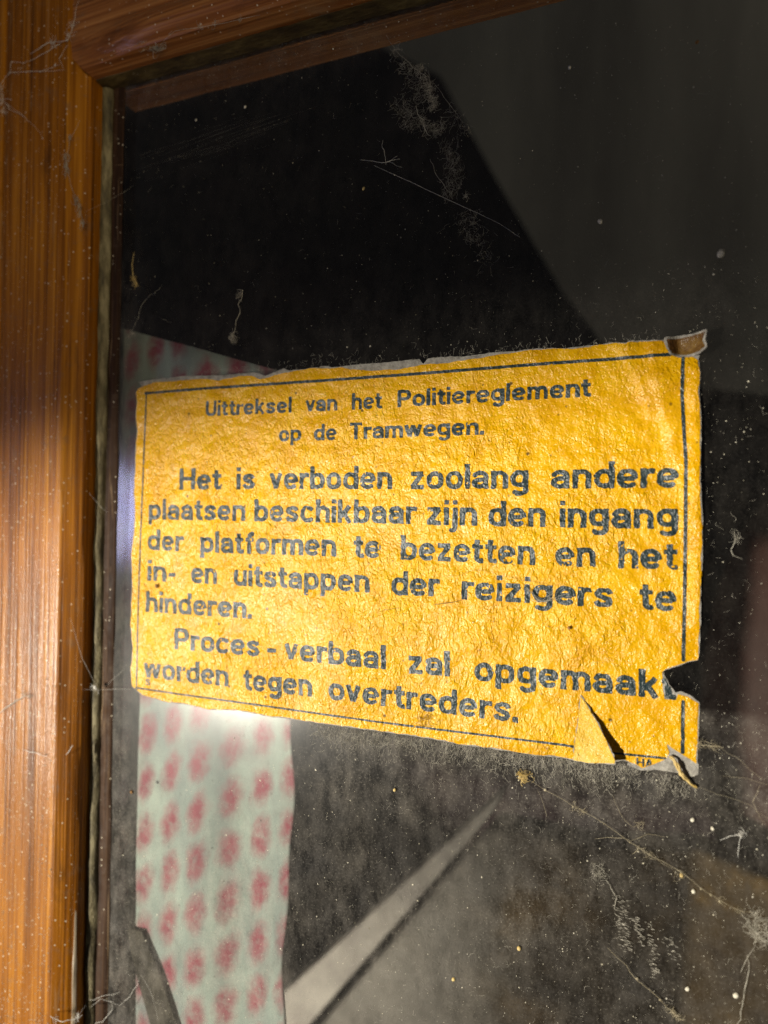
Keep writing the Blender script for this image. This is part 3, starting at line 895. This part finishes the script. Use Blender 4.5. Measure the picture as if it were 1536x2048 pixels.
def fluff_into(V, F, c, rad, count, length, r, drift=(0, 0, 0), flat=0.4):
    for _ in range(count):
        o = Vector((random.gauss(0, rad), -abs(random.gauss(0, rad * flat)), random.gauss(0, rad))) + Vector(c)
        d = Vector((random.gauss(0, 1), random.gauss(0, 0.4), random.gauss(0, 1))) + Vector(drift)
        d.normalize()
        L = length * random.uniform(0.4, 1.3)
        tube_into(V, F, wander(o - d * L / 2, o + d * L / 2, 6, L * 0.3), r * random.uniform(0.6, 1.3), 3)


def fibre_thing(name, label, cat, group, mat, build):
    V = []; F = []
    build(V, F)
    c = Vector((0, 0, 0))
    for v in V: c += v
    c /= len(V)
    me = bpy.data.meshes.new(name); me.from_pydata([tuple(v - c) for v in V], [], F); me.update()
    o = link(name, me, mat); o.location = c
    return tag(o, label, cat, group)


def strand(pts, n=0.6, r=0.05, amp=0.4, k=8):
    """thread through photo points; n mm off the glass"""
    def b(V, F):
        ps = [P(p[0], p[1], (p[2] if len(p) > 2 else n) * mm) for p in pts]
        allp = []
        for a, c in zip(ps, ps[1:]): allp += wander(a, c, k, amp * 0.6 * mm)[:-1]
        allp.append(ps[-1]); tube_into(V, F, allp, r * mm, 4)
    return b


def seq(*bs):
    def b(V, F):
        for x in bs: x(V, F)
    return b


def tuft(pts, rad, count, length, r=0.03, n=0.5, drift=(0, 0, 0)):
    def b(V, F):
        for p in pts: fluff_into(V, F, P(p[0], p[1], (p[2] if len(p) > 2 else n) * mm), rad * mm, count, length * mm, r * mm, drift)
    return b


def knots(pts, n=0.6, r=0.12):
    def b(V, F):
        for p in pts:
            c = P(p[0], p[1], (p[2] if len(p) > 2 else n) * mm)
            blob_into(V, F, c, r * mm * random.uniform(0.6, 1.3))
    return b


OCT = [(1, 0, 0), (-1, 0, 0), (0, 1, 0), (0, -1, 0), (0, 0, 1), (0, 0, -1)]
OF = [(0, 2, 4), (2, 1, 4), (1, 3, 4), (3, 0, 4), (2, 0, 5), (1, 2, 5), (3, 1, 5), (0, 3, 5)]


def blob_into(V, F, c, r):
    base = len(V); s = (random.uniform(.6, 1.4), random.uniform(.5, 1.0), random.uniform(.6, 1.5)); a = random.uniform(0, 3.14)
    ca_, sa = math.cos(a), math.sin(a)
    for o in OCT:
        x, y, z = (o[i] * s[i] * r * random.uniform(.8, 1.2) for i in range(3))
        V.append(Vector(c) + Vector((x * ca_ - z * sa, y, x * sa + z * ca_)))
    F.extend([[base + i for i in f] for f in OF])


WEB = 'cobwebs and threads'
TUFT = 'clumps of fluff'
NF = 9.9     # mm: just in front of the stile's face
fibre_thing('cobweb', 'knotted cobweb across the top of the upright wood near the corner', 'cobweb', WEB, M_SILK, seq(
    strand([(0, 168, NF), (20, 145, NF), (80, 143, NF), (128, 140, NF + .2)], r=.06), strand([(20, 145, NF), (22, 124, NF), (48, 126, NF)], r=.06),
    strand([(48, 126, NF), (95, 103, NF), (140, 74, NF)], r=.07), strand([(60, 108, NF), (95, 86, NF), (135, 82, NF)], r=.09),
    strand([(135, 82, NF), (148, 45, NF), (158, 0, NF)], r=.06), strand([(128, 140, NF), (118, 118, NF), (136, 90, NF)], r=.05), strand([(80, 143, NF), (120, 128, NF)], r=.05),
    knots([(20, 145, NF), (47, 126, NF), (80, 143, NF), (135, 80, NF), (110, 130, NF)], r=.28), tuft([(138, 72, NF), (145, 50, NF), (105, 85, NF)], .5, 14, 3.0, .03, NF)))
fibre_thing('cobweb', 'fan of silk threads at the left picture edge with one long strand below', 'cobweb', WEB, M_SILK, seq(
    strand([(-10, 200, NF), (20, 212, NF), (50, 235, NF), (88, 280, NF)], r=.045), strand([(0, 198, NF), (24, 200, NF)], r=.07), strand([(-6, 222, NF), (14, 226, NF)], r=.07),
    strand([(0, 200, NF), (18, 218, NF), (48, 234, NF)], r=.06), tuft([(2, 202, NF), (8, 220, NF), (4, 180, NF)], .5, 14, 3.4, .035, NF)))
fibre_thing('fluff', 'long grey streak of fluff hanging down the brown upright', 'fluff', TUFT, M_FLUFF, seq(
    strand([(160, 240, NF), (140, 278, NF), (132, 320, NF), (140, 365, NF), (155, 400, NF), (166, 452, NF)], r=.06),
    tuft([(132, 315, NF), (132, 330, NF), (134, 342, NF)], .35, 18, 2.4, .035, NF, (0, 0, 2)), tuft([(152, 400, NF), (158, 415, NF), (160, 430, NF), (164, 448, NF)], .35, 16, 2.6, .035, NF, (0, 0, 2)),
    tuft([(140, 277, NF)], .3, 12, 1.8, .04, NF), strand([(168, 425, NF), (212, 405, 4), (268, 370, .6)], r=.03)))
fibre_thing('fluff', 'fuzzy grey lump of fluff lying under the top rail moulding', 'fluff', TUFT, M_FLUFF, seq(
    tuft([(262, 82, 9), (275, 84, 9), (288, 87, 9), (300, 90, 9), (312, 92, 9), (320, 94, 9)], .7, 26, 2.6, .05, 9, (2, 0, 0)), strand([(322, 88, 9), (335, 72, 10), (345, 62, 11)], 9, .05)))
fibre_thing('cobweb', 'grey cobweb line strung along the crack of the top rail', 'cobweb', WEB, M_FLUFF, seq(
    strand([(325, 85, 10), (350, 62, 12), (400, 55, 12), (450, 46, 12), (520, 30, 12)], r=.06, amp=.3), tuft([(430, 50, 12), (480, 40, 12), (400, 55, 12)], .4, 8, 2.0, .03, 12)))
fibre_thing('fluff', 'tangled grey clump of fluff where the rebate meets the pane corner', 'fluff', TUFT, M_FLUFF, seq(
    tuft([(275, 135, 3), (292, 128, 3), (310, 120, 3), (330, 112, 4)], .8, 14, 3.2, .03, 3, (1.5, 0, 0)), strand([(275, 137, 2), (330, 108, 4), (345, 104, 4)], 3, .05), strand([(410, 118), (428, 114), (434, 120)], .4, .06)))
fibre_thing('fluff', 'large ragged smear of grey brown dust fluff on the dark upper pane', 'fluff', TUFT, M_FLUFF, seq(
    tuft([(795, 105), (808, 125), (820, 140)], .8, 14, 2.6, .028), tuft([(838, 140), (848, 155), (855, 170), (860, 185), (862, 200), (868, 212)], .7, 24, 2.2, .034),
    tuft([(800, 215), (812, 230), (825, 215), (818, 245), (835, 250), (840, 180), (825, 170)], 1.3, 24, 2.4, .017), tuft([(845, 240), (858, 255), (872, 262), (885, 255)], .8, 22, 2.2, .026),
    tuft([(905, 225), (915, 240), (925, 255), (935, 262)], .9, 10, 2.2, .02), tuft([(900, 290), (905, 310), (910, 330), (915, 350), (905, 370), (900, 385)], 1.1, 20, 2.6, .020, drift=(0, 0, 1)),
    strand([(772, 70), (795, 105), (825, 135), (850, 150), (862, 200)], .5, .05), strand([(832, 212), (835, 228), (848, 240)], .5, .09), strand([(848, 240), (850, 258), (862, 272)], .5, .08),
    strand([(870, 170), (900, 210), (925, 245)], .5, .035), strand([(860, 318), (870, 345), (890, 375), (905, 390)], .5, .04)))
fibre_thing('fluff', 'faint trail of dust hairs below the large dust smear', 'fluff', TUFT, M_FLUFF, seq(
    tuft([(925, 430), (940, 450), (955, 470), (965, 490), (935, 470), (975, 520), (950, 440)], 1.3, 16, 2.0, .018), tuft([(932, 392)], .3, 14, 1.6, .03)))
fibre_thing('thread', 'single straight silk thread slanting across the dark glass', 'thread', WEB, M_SILK, seq(strand([(748, 331), (790, 350), (850, 378), (930, 415), (1000, 448)], .5, .045, .12), strand([(1000, 448), (1040, 475)], .5, .03, .1), knots([(789, 350), (940, 420)], .5, .12)))
fibre_thing('thread', 'small branching silk threads above the straight slanting thread', 'thread', WEB, M_SILK, seq(strand([(720, 320), (745, 322), (770, 325), (800, 318)], .5, .05), strand([(766, 280), (768, 300), (772, 330)], .5, .055), strand([(770, 325), (795, 312)], .5, .05), strand([(775, 322), (805, 335)], .4, .03)))
fibre_thing('fragment', 'thin twisted beige fragment stuck upright on the glass above the notice', 'fragment', 'loose fragments', M_FLUFF, seq(
    strand([(474, 580), (485, 580), (482, 600), (476, 608), (480, 625), (472, 640), (470, 660), (464, 682)], .6, .12, .3, 5), tuft([(466, 670), (468, 680), (463, 676)], .4, 16, 2.0, .05), tuft([(479, 590)], .35, 12, 1.6, .04)))
fibre_thing('fragment', 'brownish drop shaped fragment on the pane beside the putty strip', 'fragment', 'loose fragments', M_GOLD, seq(
    strand([(268, 505), (264, 530), (266, 552), (274, 570), (270, 575)], .6, .14, .25, 5), tuft([(268, 558), (270, 568)], .4, 18, 1.4, .05), knots([(265, 556)], .6, .5)))
fibre_thing('thread', 'crooked pale thread above the top left corner of the notice', 'thread', WEB, M_FLUFF, seq(strand([(325, 570), (300, 590), (280, 620), (270, 650), (256, 672)], .5, .05, .6), tuft([(258, 672), (264, 668)], .25, 10, 1.6, .035), strand([(318, 635), (345, 645)], .4, .03)))
fibre_thing('cobweb', 'silk threads meeting at a knot on the putty left of the notice', 'cobweb', WEB, M_SILK, seq(
    strand([(140, 1235, 9), (165, 1318, 7), (192, 1370, 3)], 3, .05, .4), strand([(192, 1380, 3), (150, 1378, 6), (100, 1370, 9)], 3, .03, .3), strand([(192, 1380, 3), (262, 1378, .8)], 3, .035, .2),
    strand([(212, 1372, 2.6), (248, 1338, .8)], 2, .04, .2), knots([(192, 1380, 3.2), (190, 1376, 3.4)], 3, .5), tuft([(190, 1377, 3.2)], .4, 10, 1.8, .04)))
fibre_thing('thread', 'short fuzzy thread crossing from the wood to the pane left of the printed lines', 'thread', WEB, M_SILK, seq(strand([(178, 985, 5), (190, 1000, 3), (215, 1025, 1.5)], 3, .04, .3)))
fibre_thing('cobweb', 'looping white silk strand at the foot of the putty strip', 'cobweb', WEB, M_SILK, seq(
    strand([(178, 2000, 3), (195, 1996, 3), (215, 1990, 2), (240, 1984, 1)], 2, .06, .3), strand([(182, 2014, 3), (200, 1998, 3), (225, 2004, 2), (240, 2011, 1)], 2, .06, .3),
    strand([(240, 2011, 1), (258, 1995, .8), (275, 1970, .6), (278, 1955, .6)], 1, .065, .4), strand([(220, 2000, 2), (224, 2020, 1), (205, 2044, 1), (190, 2048, 1)], 1, .08, .4), strand([(282, 1950), (300, 1980), (315, 2040)], .5, .035, .3)))
fibre_thing('cobweb', 'white cobweb scrap on the wood at the bottom edge of the frame', 'cobweb', WEB, M_SILK, seq(
    strand([(100, 2032, NF), (125, 2044, NF), (165, 2030, 7)], NF, .11, .5), strand([(150, 2036, 8), (172, 2010, 5)], 7, .06, .3), tuft([(112, 2040, NF), (155, 2036, 8)], .4, 10, 2.0, .05, NF)))
fibre_thing('thread', 'pale scuffed thread on the lower wood reaching the left border of the picture', 'thread', WEB, M_SILK, seq(strand([(-10, 1432, NF), (20, 1410, NF), (50, 1392, NF)], NF, .12, .4), tuft([(48, 1392, NF), (60, 1392, NF)], .4, 12, 1.8, .035, NF)))
fibre_thing('thread', 'short white thread lying level on the lower wood', 'thread', WEB, M_SILK, strand([(44, 1498, NF), (70, 1505, NF), (92, 1512, NF)], NF, .10, .5))
fibre_thing('thread', 'short white thread standing slanted on the edge of the lower wood', 'thread', WEB, M_SILK, strand([(132, 1510, 8), (146, 1490, 8)], 8, .12, .3))
fibre_thing('cobweb', 'long knotted cobweb line running from under the notice down to the right border', 'cobweb', WEB, M_DSILK, seq(
    strand([(1050, 1555), (1090, 1580), (1150, 1615), (1210, 1648), (1260, 1685), (1300, 1710), (1360, 1742), (1400, 1775), (1440, 1802), (1480, 1822), (1510, 1825)], .6, .055, .3, 7),
    strand([(1075, 1580), (1090, 1620), (1094, 1636)], .5, .035, .2), strand([(1225, 1590), (1245, 1635), (1265, 1655), (1290, 1648)], .5, .035, .2), strand([(1190, 1678), (1230, 1676), (1262, 1682)], .5, .045, .2),
    strand([(1262, 1682), (1296, 1668), (1330, 1674)], .5, .035, .2), strand([(1265, 1708), (1276, 1697), (1292, 1695)], .5, .06, .2), strand([(1296, 1700), (1320, 1724), (1360, 1752)], .5, .03, .3),
    knots([(1090, 1580), (1146, 1614), (1165, 1622), (1208, 1648), (1260, 1685), (1300, 1710), (1362, 1746), (1402, 1778), (1422, 1790), (1440, 1803)], .6, .22),
    tuft([(1150, 1615), (1165, 1622), (1285, 1700), (1300, 1712), (1280, 1652), (1362, 1748), (1440, 1803), (1480, 1822)], .4, 9, 2.0, .025)))
fibre_thing('fluff', 'orange brown star shaped fleck at the upper end of the long cobweb line', 'fluff', TUFT, M_GOLD, seq(tuft([(1044, 1553), (1048, 1556)], .45, 18, 2.2, .06)))
fibre_thing('cobweb', 'thick dusty silk strand in the lower right, below the dashed dust marks', 'cobweb', WEB, M_DSILK, seq(
    strand([(1215, 1895), (1240, 1920), (1260, 1945), (1280, 1965), (1300, 1980), (1325, 2005), (1345, 2025), (1362, 2038)], .6, .075, .3, 6), knots([(1274, 1958), (1345, 2024), (1320, 2000)], .6, .25), tuft([(1345, 2022), (1356, 2032)], .35, 14, 1.6, .035)))
def dash_marks(V, F):
    rows = [((1228, 1788), (1250, 1905), 1.0), ((1246, 1800), (1256, 1900), .8), ((1264, 1828), (1282, 1890), .8), ((1296, 1840), (1308, 1955), 1.2), ((1330, 1872), (1356, 1925), .6)]
    for (a, b, w) in rows:
        for _ in range(int(46 * w)):
            t = random.random(); x = a[0] + (b[0] - a[0]) * t + random.gauss(0, 5); y = a[1] + (b[1] - a[1]) * t + random.gauss(0, 3)
            L = random.uniform(4, 11); s = random.choice((-1, 1)) * random.uniform(.3, .8)
            tube_into(V, F, wander(P(x, y, .4 * mm), P(x + L * .8, y + L * .6 * abs(s), .4 * mm), 3, .1 * mm), random.uniform(.03, .075) * mm, 3)
fibre_thing('fluff', 'rows of short white dust dashes like a feather print on the lower right pane', 'fluff', TUFT, M_FLUFF, seq(dash_marks,
    tuft([(1198, 1735), (1205, 1748), (1195, 1752)], .7, 18, 2.4, .022), strand([(1212, 1760), (1224, 1780), (1232, 1800), (1230, 1820)], .5, .09, .3)))
fibre_thing('fluff', 'pinkish tan clump of fluff at the right border near the bottom', 'fluff', TUFT, M_FLUFF, seq(
    tuft([(1500, 1850), (1512, 1862), (1520, 1870), (1528, 1880), (1515, 1830), (1525, 1845)], .7, 22, 2.4, .045), strand([(1494, 1850), (1520, 1872), (1545, 1886)], .6, .12, .3),
    strand([(1510, 1892), (1490, 1925), (1482, 1945)], .6, .05, .3), strand([(1495, 1910), (1496, 1950), (1485, 2010), (1470, 2055)], .6, .08, .5)))
fibre_thing('thread', 'bright white forked thread over the reddish shape at the right', 'thread', WEB, M_SILK, seq(strand([(1440, 1681), (1460, 1672), (1482, 1668)], .6, .07, .2), strand([(1482, 1668), (1478, 1690), (1476, 1715)], .6, .055, .2), tuft([(1482, 1668)], .3, 14, 1.8, .05)))
fibre_thing('thread', 'curled grey hair hanging on the dark glass right of the notice', 'thread', WEB, M_FLUFF, seq(strand([(1468, 1062), (1470, 1085), (1462, 1100), (1468, 1112), (1485, 1118)], .6, .06, .2), tuft([(1470, 1078)], .5, 14, 1.8, .018)))
fibre_thing('cobweb', 'thin straw coloured threads leaving the torn lower right corner of the notice', 'cobweb', WEB, M_DSILK, seq(
    strand([(1400, 1490), (1430, 1492), (1446, 1496)], .8, .10, .3), strand([(1440, 1495), (1480, 1520), (1530, 1560)], .6, .03, .4), strand([(1400, 1575), (1440, 1590), (1500, 1610), (1545, 1640)], .6, .025, .4),
    strand([(1445, 1552), (1490, 1556), (1540, 1570)], .6, .03, .3), tuft([(1400, 1490), (1428, 1494)], .5, 14, 2.4, .03), strand([(1520, 1570), (1506, 1605), (1530, 1650)], .6, .035, .4)))
def shred(V, F):
    for off, r in ((0, .34), (4, .26), (-3, .22)):
        ps = [P(1340 + off, 1512, .9 * mm), P(1352 + off, 1528, 1.4 * mm), P(1362 + off, 1548, 1.2 * mm), P(1376 + off, 1562 + off, .8 * mm), P(1394, 1575, .5 * mm)]
        al = []
        for a, c in zip(ps, ps[1:]): al += wander(a, c, 4, .25 * mm)[:-1]
        tube_into(V, F, al + [ps[-1]], r * mm, 5)
fibre_thing('paper_shred', 'curled yellow shred of paper dangling from the lower right corner of the notice', 'shred', 'loose fragments', M_GOLD, shred)
fibre_thing('hair_tangle', 'tangle of fine brown hairs on the bottom border under the last printed line', 'hair', 'hairs on the notice', M_SOIL, seq(
    *[strand([(835 + random.uniform(-18, 18), 1440 + random.uniform(-14, 18)), (850 + random.uniform(-16, 22), 1438 + random.uniform(-18, 18)), (870 + random.uniform(-18, 18), 1445 + random.uniform(-20, 20))], 1.0, .028, .8, 7) for _ in range(16)]))
fibre_thing('hair_tangle', 'pale wisp of hairs smeared over the end of the fourth body line', 'hair', 'hairs on the notice', M_FLUFF, seq(
    *[strand([(1056 + random.uniform(-4, 4), 1175 + random.uniform(-6, 6)), (1070 + random.uniform(-5, 5), 1198 + random.uniform(-5, 5)), (1085 + random.uniform(-6, 8), 1206 + random.uniform(-5, 3)), (1135 + random.uniform(-30, 12), 1188 + random.uniform(-5, 6))], 1.0, .03, .35, 6) for _ in range(8)]))
fibre_thing('hair', 'thin dark hair arched above the word at the end of the fourth body line', 'hair', 'hairs on the notice', M_SOIL, strand([(885, 1152), (920, 1150), (955, 1140), (1000, 1150), (1040, 1160), (1110, 1170), (1150, 1172), (1158, 1150)], .9, .028, .3))
fibre_thing('hair', 'short brown bristle lying just below the fourth body line', 'hair', 'hairs on the notice', M_SOIL, seq(strand([(866, 1210), (896, 1206), (928, 1199)], .9, .06, .2), strand([(928, 1199), (932, 1190)], .9, .04, .1)))
fibre_thing('hair', 'short dark bristle in the empty yellow space below the middle of the text', 'hair', 'hairs on the notice', M_SOIL, strand([(760, 1224), (775, 1220), (800, 1216)], .9, .05, .3))
fibre_thing('hair', 'long fine hair slanting beside the torn notch on the right', 'hair', 'hairs on the notice', M_SOIL, strand([(1180, 1285), (1215, 1318), (1228, 1330), (1275, 1372)], .9, .022, .15))

# loose bits big enough to be picked out one by one
def grit(label, x, y, r, mat=M_GRIT, n=0.3):
    V = []; F = []
    segs, rings = 10, 6
    for j in range(rings + 1):
        th = math.pi * j / rings
        for i in range(segs):
            ph = 2 * math.pi * i / segs; k = 1 + random.uniform(-.12, .12)
            V.append((r * k * math.sin(th) * math.cos(ph) * .85 * mm, r * k * math.sin(th) * math.sin(ph) * .5 * mm, r * k * math.cos(th) * mm))
    for j in range(rings):
        for i in range(segs):
            a = j * segs + i; b = j * segs + (i + 1) % segs
            F.append([a, a + segs, b + segs, b])
    o = mesh('grit_speck', V, F, mat, None, True); o.location = P(x, y, n * mm); o.rotation_euler = (0, random.uniform(-.7, .7), 0)
    return tag(o, label, 'speck', 'specks of grit on the glass')


grit('cream coloured round speck on the dark glass, high above the right end of the notice', 1200, 443, .62)
grit('pale grey oval speck near the right border, above the notice', 1442, 507, .95, M_FLUFF)
grit('small yellowish speck in the upper grey area, right of the large dust smear', 1139, 135, .46)
grit('dim yellowish speck far up in the grey area near the right border', 1394, 84, .42, M_SOIL)
grit('orange oval speck left of the straight slanting thread', 727, 377, .42, M_GOLD)
grit('cream speck on the dark glass near the top left corner of the pane', 490, 214, .45)
grit('small cream speck below the top left corner of the pane', 392, 240, .34)
grit('orange speck on the dust just beneath the middle of the notice', 789, 1580, .45, M_GOLD)
grit('cream round speck between the notice and the long cobweb line', 1385, 1640, .48)
grit('cream speck hanging on the long cobweb line', 1363, 1751, .48, M_GOLD)
grit('cream speck just under the long cobweb line', 1387, 1783, .46)
grit('white flat speck near the bottom right corner', 1472, 1991, .62)
grit('cream speck left of the white flat speck at the bottom right', 1375, 1978, .50)
grit('orange brown speck in the lower middle of the pane', 1038, 1897, .58, M_GOLD)
grit('yellow elongated speck in the brown area at the bottom', 907, 1959, .50, M_GOLD)
grit('cream speck where the red shape meets the dark glass', 1425, 1657, .42)
grit('brown speck on the pale curtain area just below the notice corner', 263, 1584, .52, M_SOIL)
grit('dark speck in the yellow space above the torn notch', 1138, 1256, .40, M_SOIL, .8)
grit('rusty brown spot under the first word of the fourth body line', 313, 1172, .62, M_SOIL, .7)

# settled dust nobody could count
def dust_cloud(name, label, pts_r, mat):
    V = []; F = []
    for (u, v, n, r) in pts_r: blob_into(V, F, (u, -n, v), r)
    me = bpy.data.meshes.new(name); me.from_pydata([tuple(x) for x in V], [], F); me.update()
    return tag(link(name, me, mat), label, 'dust', None, 'stuff')


pts = []
while len(pts) < 10000:
    x = random.uniform(0, 1560); y = random.uniform(40, 2070)
    if x < 225: continue
    u, v = (float(t) for t in uv(x, y))
    d = float(dust_density(np.array([u]), np.array([v]))[0])
    if random.random() > 0.10 + d: continue
    r = min(0.040 * mm * math.exp(random.gauss(0, 0.55)) * (1.9 if random.random() < 0.06 else 1), 0.22 * mm)
    n = 0.05 * mm
    if poly_sdf(np.array([u]), np.array([v]), YP)[0] < 0: continue
    pts.append((u, v, n, r))
dust_cloud('dust', 'fine pale dust specks scattered all over the window pane', pts, M_GRIT)
pts = []
for _ in range(7500):
    x = random.uniform(-10, 170); y = 2060 * (1 - random.random() ** 1.5)
    u, v = (float(t) for t in uv(x, y, 9.3 * mm))
    if u > -0.1085: continue
    pts.append((u, v, 9.3 * mm, min((0.042 + 0.024 * (y > 1000)) * mm * math.exp(random.gauss(0, 0.55)) * (1.9 if random.random() < 0.08 else 1), .2 * mm)))
for _ in range(2000):
    v = 0.15 - 0.30 * random.random() ** 0.7; t = random.random()
    u = (-102.9 - 5.2 * t) * mm; n = (5.95 + 2.9 * t) * mm
    pts.append((u, v, n, min(0.038 * mm * math.exp(random.gauss(0, 0.5)), .18 * mm)))
dust_cloud('dust', 'fine pale dust specks caught on the varnished wood', pts, M_GRIT)
V = []; F = []
k = 0
while k < 900:
    x = random.uniform(225, 1550); y = random.uniform(100, 2060)
    u, v = (float(t) for t in uv(x, y))
    d = float(dust_density(np.array([u]), np.array([v]))[0])
    s = float(poly_sdf(np.array([u]), np.array([v]), YP)[0])
    if s < 0 or random.random() > 0.08 + d: continue
    a = random.uniform(0, math.pi); L = random.uniform(.4, 2.2) * mm; c = Vector((u, -.15 * mm, v)); dv = Vector((math.cos(a), 0, math.sin(a))) * L / 2
    tube_into(V, F, wander(c - dv, c + dv, 5, L * .25), random.uniform(.010, .024) * mm, 3); k += 1
# beard of dust hairs hanging under the lower edge of the notice, thin one along the upper edge
for (x0, y0, x1, y1, cnt, sy) in ((620, 1446, 1260, 1532, 1900, 1), (300, 762, 1320, 684, 240, -1), (1250, 1532, 1400, 1560, 160, 1)):
    for _ in range(cnt):
        t = random.random(); x = x0 + (x1 - x0) * t; y = y0 + (y1 - y0) * t + sy * abs(random.gauss(0, 24 if sy > 0 else 12))
        L = random.uniform(.5, 2.0) * mm; a = random.gauss(math.pi / 2, .6); c = P(x, y, .15 * mm); dv = Vector((math.cos(a), 0, math.sin(a))) * L / 2
        tube_into(V, F, wander(c - dv, c + dv, 4, L * .3), random.uniform(.016, .036) * mm, 3)
for _ in range(46):
    x = random.uniform(250, 520); y = 345 - (x - 250) * .33 + random.gauss(0, 16); L = random.uniform(30, 150)
    tube_into(V, F, [P(x, y, .1 * mm), P(x + L, y - L * random.uniform(.28, .40), .1 * mm)], random.uniform(.006, .013) * mm, 3)
me = bpy.data.meshes.new('lint'); me.from_pydata([tuple(x) for x in V], [], F); me.update()
tag(link('lint', me, M_FLUFF), 'countless fine hairs of lint sticking to the pane around the notice', 'lint', None, 'stuff')

# ------------------------------------------------------------------ inside, behind the pane
def cloth(name, px_left, px_right, depth, z0, z1, mat, wave, label, cat, sway=0.0, cell=0.0098):
    ul = float(uv(px_left, 1600, -depth)[0]); ur = float(uv(px_right, 1600, -depth)[0])
    nx, nz = 90, 60; V = []; F = []; UV = []
    s = 0; last = None
    for j in range(nz):
        z = z0 + (z1 - z0) * j / (nz - 1)
        for i in range(nx):
            t = i / (nx - 1); x = ul + (ur - ul) * t + t * (0.0009 * math.sin(z * 70) + 0.0005 * math.sin(z * 190 + 1))
            y = depth + wave * math.sin(t * 8.5 + 0.4) + wave * .4 * math.sin(t * 19 + z * 9) + 0.5 * wave * math.sin(z * 30 + t * 3)
            zt = z - (0.022 * t) * max(0, (z - z0) / (z1 - z0)) ** 3
            V.append((x, y, zt)); UV.append(((x - ul) / cell, z / 0.0152 - 0.36 * (x - ul) / cell))
    for j in range(nz - 1):
        for i in range(nx - 1):
            a = j * nx + i; F.append([a, a + 1, a + nx + 1, a + nx])
    o = mesh(name, V, F, mat, None, True)
    ul_ = o.data.uv_layers.new(name='cloth')
    for lp in o.data.loops: ul_.data[lp.index].uv = UV[lp.vertex_index]
    sol = o.modifiers.new('thickness', 'SOLIDIFY'); sol.thickness = 0.0006
    return tag(o, label, cat)


curtain = cloth('curtain', 170, 578, 0.0072, -0.24, 0.071, M_CURTAIN, 0.0013, 'pale green curtain with blurred red dots hanging behind the lower left pane', 'curtain')


def slab(name, pxs, depth, thick, mat, label=None, cat=None, kind=None, bevel=0.002, depths=None):
    """a solid plate: outline traced at its own distance, given real thickness"""
    V = []; m = len(pxs)
    for q, p in enumerate(pxs): V.append(P(p[0], p[1], -(depths[q] if depths else depth)))
    V += [v + Vector((0, thick, 0)) for v in V]
    F = [list(range(m)), list(range(2 * m - 1, m - 1, -1))] + [[q, q + m, (q + 1) % m + m, (q + 1) % m] for q in range(m)]
    o = mesh(name, V, F, mat)
    if bevel:
        b = o.modifiers.new('bevel', 'BEVEL'); b.width = bevel; b.segments = 3
    return tag(o, label, cat, None, kind)


# plate added in place of the grey sheen mirrored at upper right
sheen = slab('sheen', [(700, 60), (1160, -60), (1640, -160), (1640, 800), (1260, 760), (1120, 575), (985, 345), (880, 150)], 0.45, 0.004, M_SHEEN,
             'dull grey plate standing in for a mirrored sheen behind the upper right pane', 'sheen', None, 0.0)
# band of dark olive, slanting across the curtain foot
slab('band', [(252, 1858), (282, 1862), (315, 1940), (362, 2075), (308, 2075), (275, 1960)], 0.0046, 0.0008, M_BAND, 'dark olive band slanting across the bottom of the dotted curtain', 'band', None, 0.0)

bench = empty('bench', P(760, 1860, -0.16))
tag(bench, 'dim bench with a pale grey front rail slanting behind the lower pane', 'bench')
o = slab('front_rail', [(452, 2090), (586, 2090), (738, 1913), (850, 1784), (985, 1627), (1000, 1590), (890, 1690), (806, 1767), (690, 1873), (560, 1991)], 0.14, 0.02, M_RAIL, bevel=0.003)
for v in o.data.vertices: v.co -= bench.location
o.parent = bench
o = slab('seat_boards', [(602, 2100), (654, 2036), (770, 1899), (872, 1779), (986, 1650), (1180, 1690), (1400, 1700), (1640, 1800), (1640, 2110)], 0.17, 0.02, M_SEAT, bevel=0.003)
for v in o.data.vertices: v.co -= bench.location
o.parent = bench

# rounded solid added in place of a reddish brown reflection at the right
def reflection():
    V = []; F = []
    c = P(1630, 1480, -0.20); rx = abs(P(1405, 1480, -0.20).x - c.x); rz = 0.115
    segs, rings = 40, 14
    for j in range(rings + 1):
        th = (math.pi / 2) * j / rings
        for i in range(segs):
            ph = 2 * math.pi * i / segs
            V.append((c.x + rx * math.sin(th) * math.cos(ph), c.y + 0.03 - 0.03 * math.cos(th), c.z + rz * math.sin(th) * math.sin(ph)))
    for j in range(rings):
        for i in range(segs):
            a = j * segs + i; b = j * segs + (i + 1) % segs
            F.append([a, b, b + segs, a + segs])
    F.append([rings * segs + i for i in range(segs)][::-1])
    o = mesh('reflection', V, F, M_REFLECT, None, True)
    return tag(o, 'dim reddish brown rounded solid standing in for a reflection behind the glass at the right border', 'reflection')


reflection()
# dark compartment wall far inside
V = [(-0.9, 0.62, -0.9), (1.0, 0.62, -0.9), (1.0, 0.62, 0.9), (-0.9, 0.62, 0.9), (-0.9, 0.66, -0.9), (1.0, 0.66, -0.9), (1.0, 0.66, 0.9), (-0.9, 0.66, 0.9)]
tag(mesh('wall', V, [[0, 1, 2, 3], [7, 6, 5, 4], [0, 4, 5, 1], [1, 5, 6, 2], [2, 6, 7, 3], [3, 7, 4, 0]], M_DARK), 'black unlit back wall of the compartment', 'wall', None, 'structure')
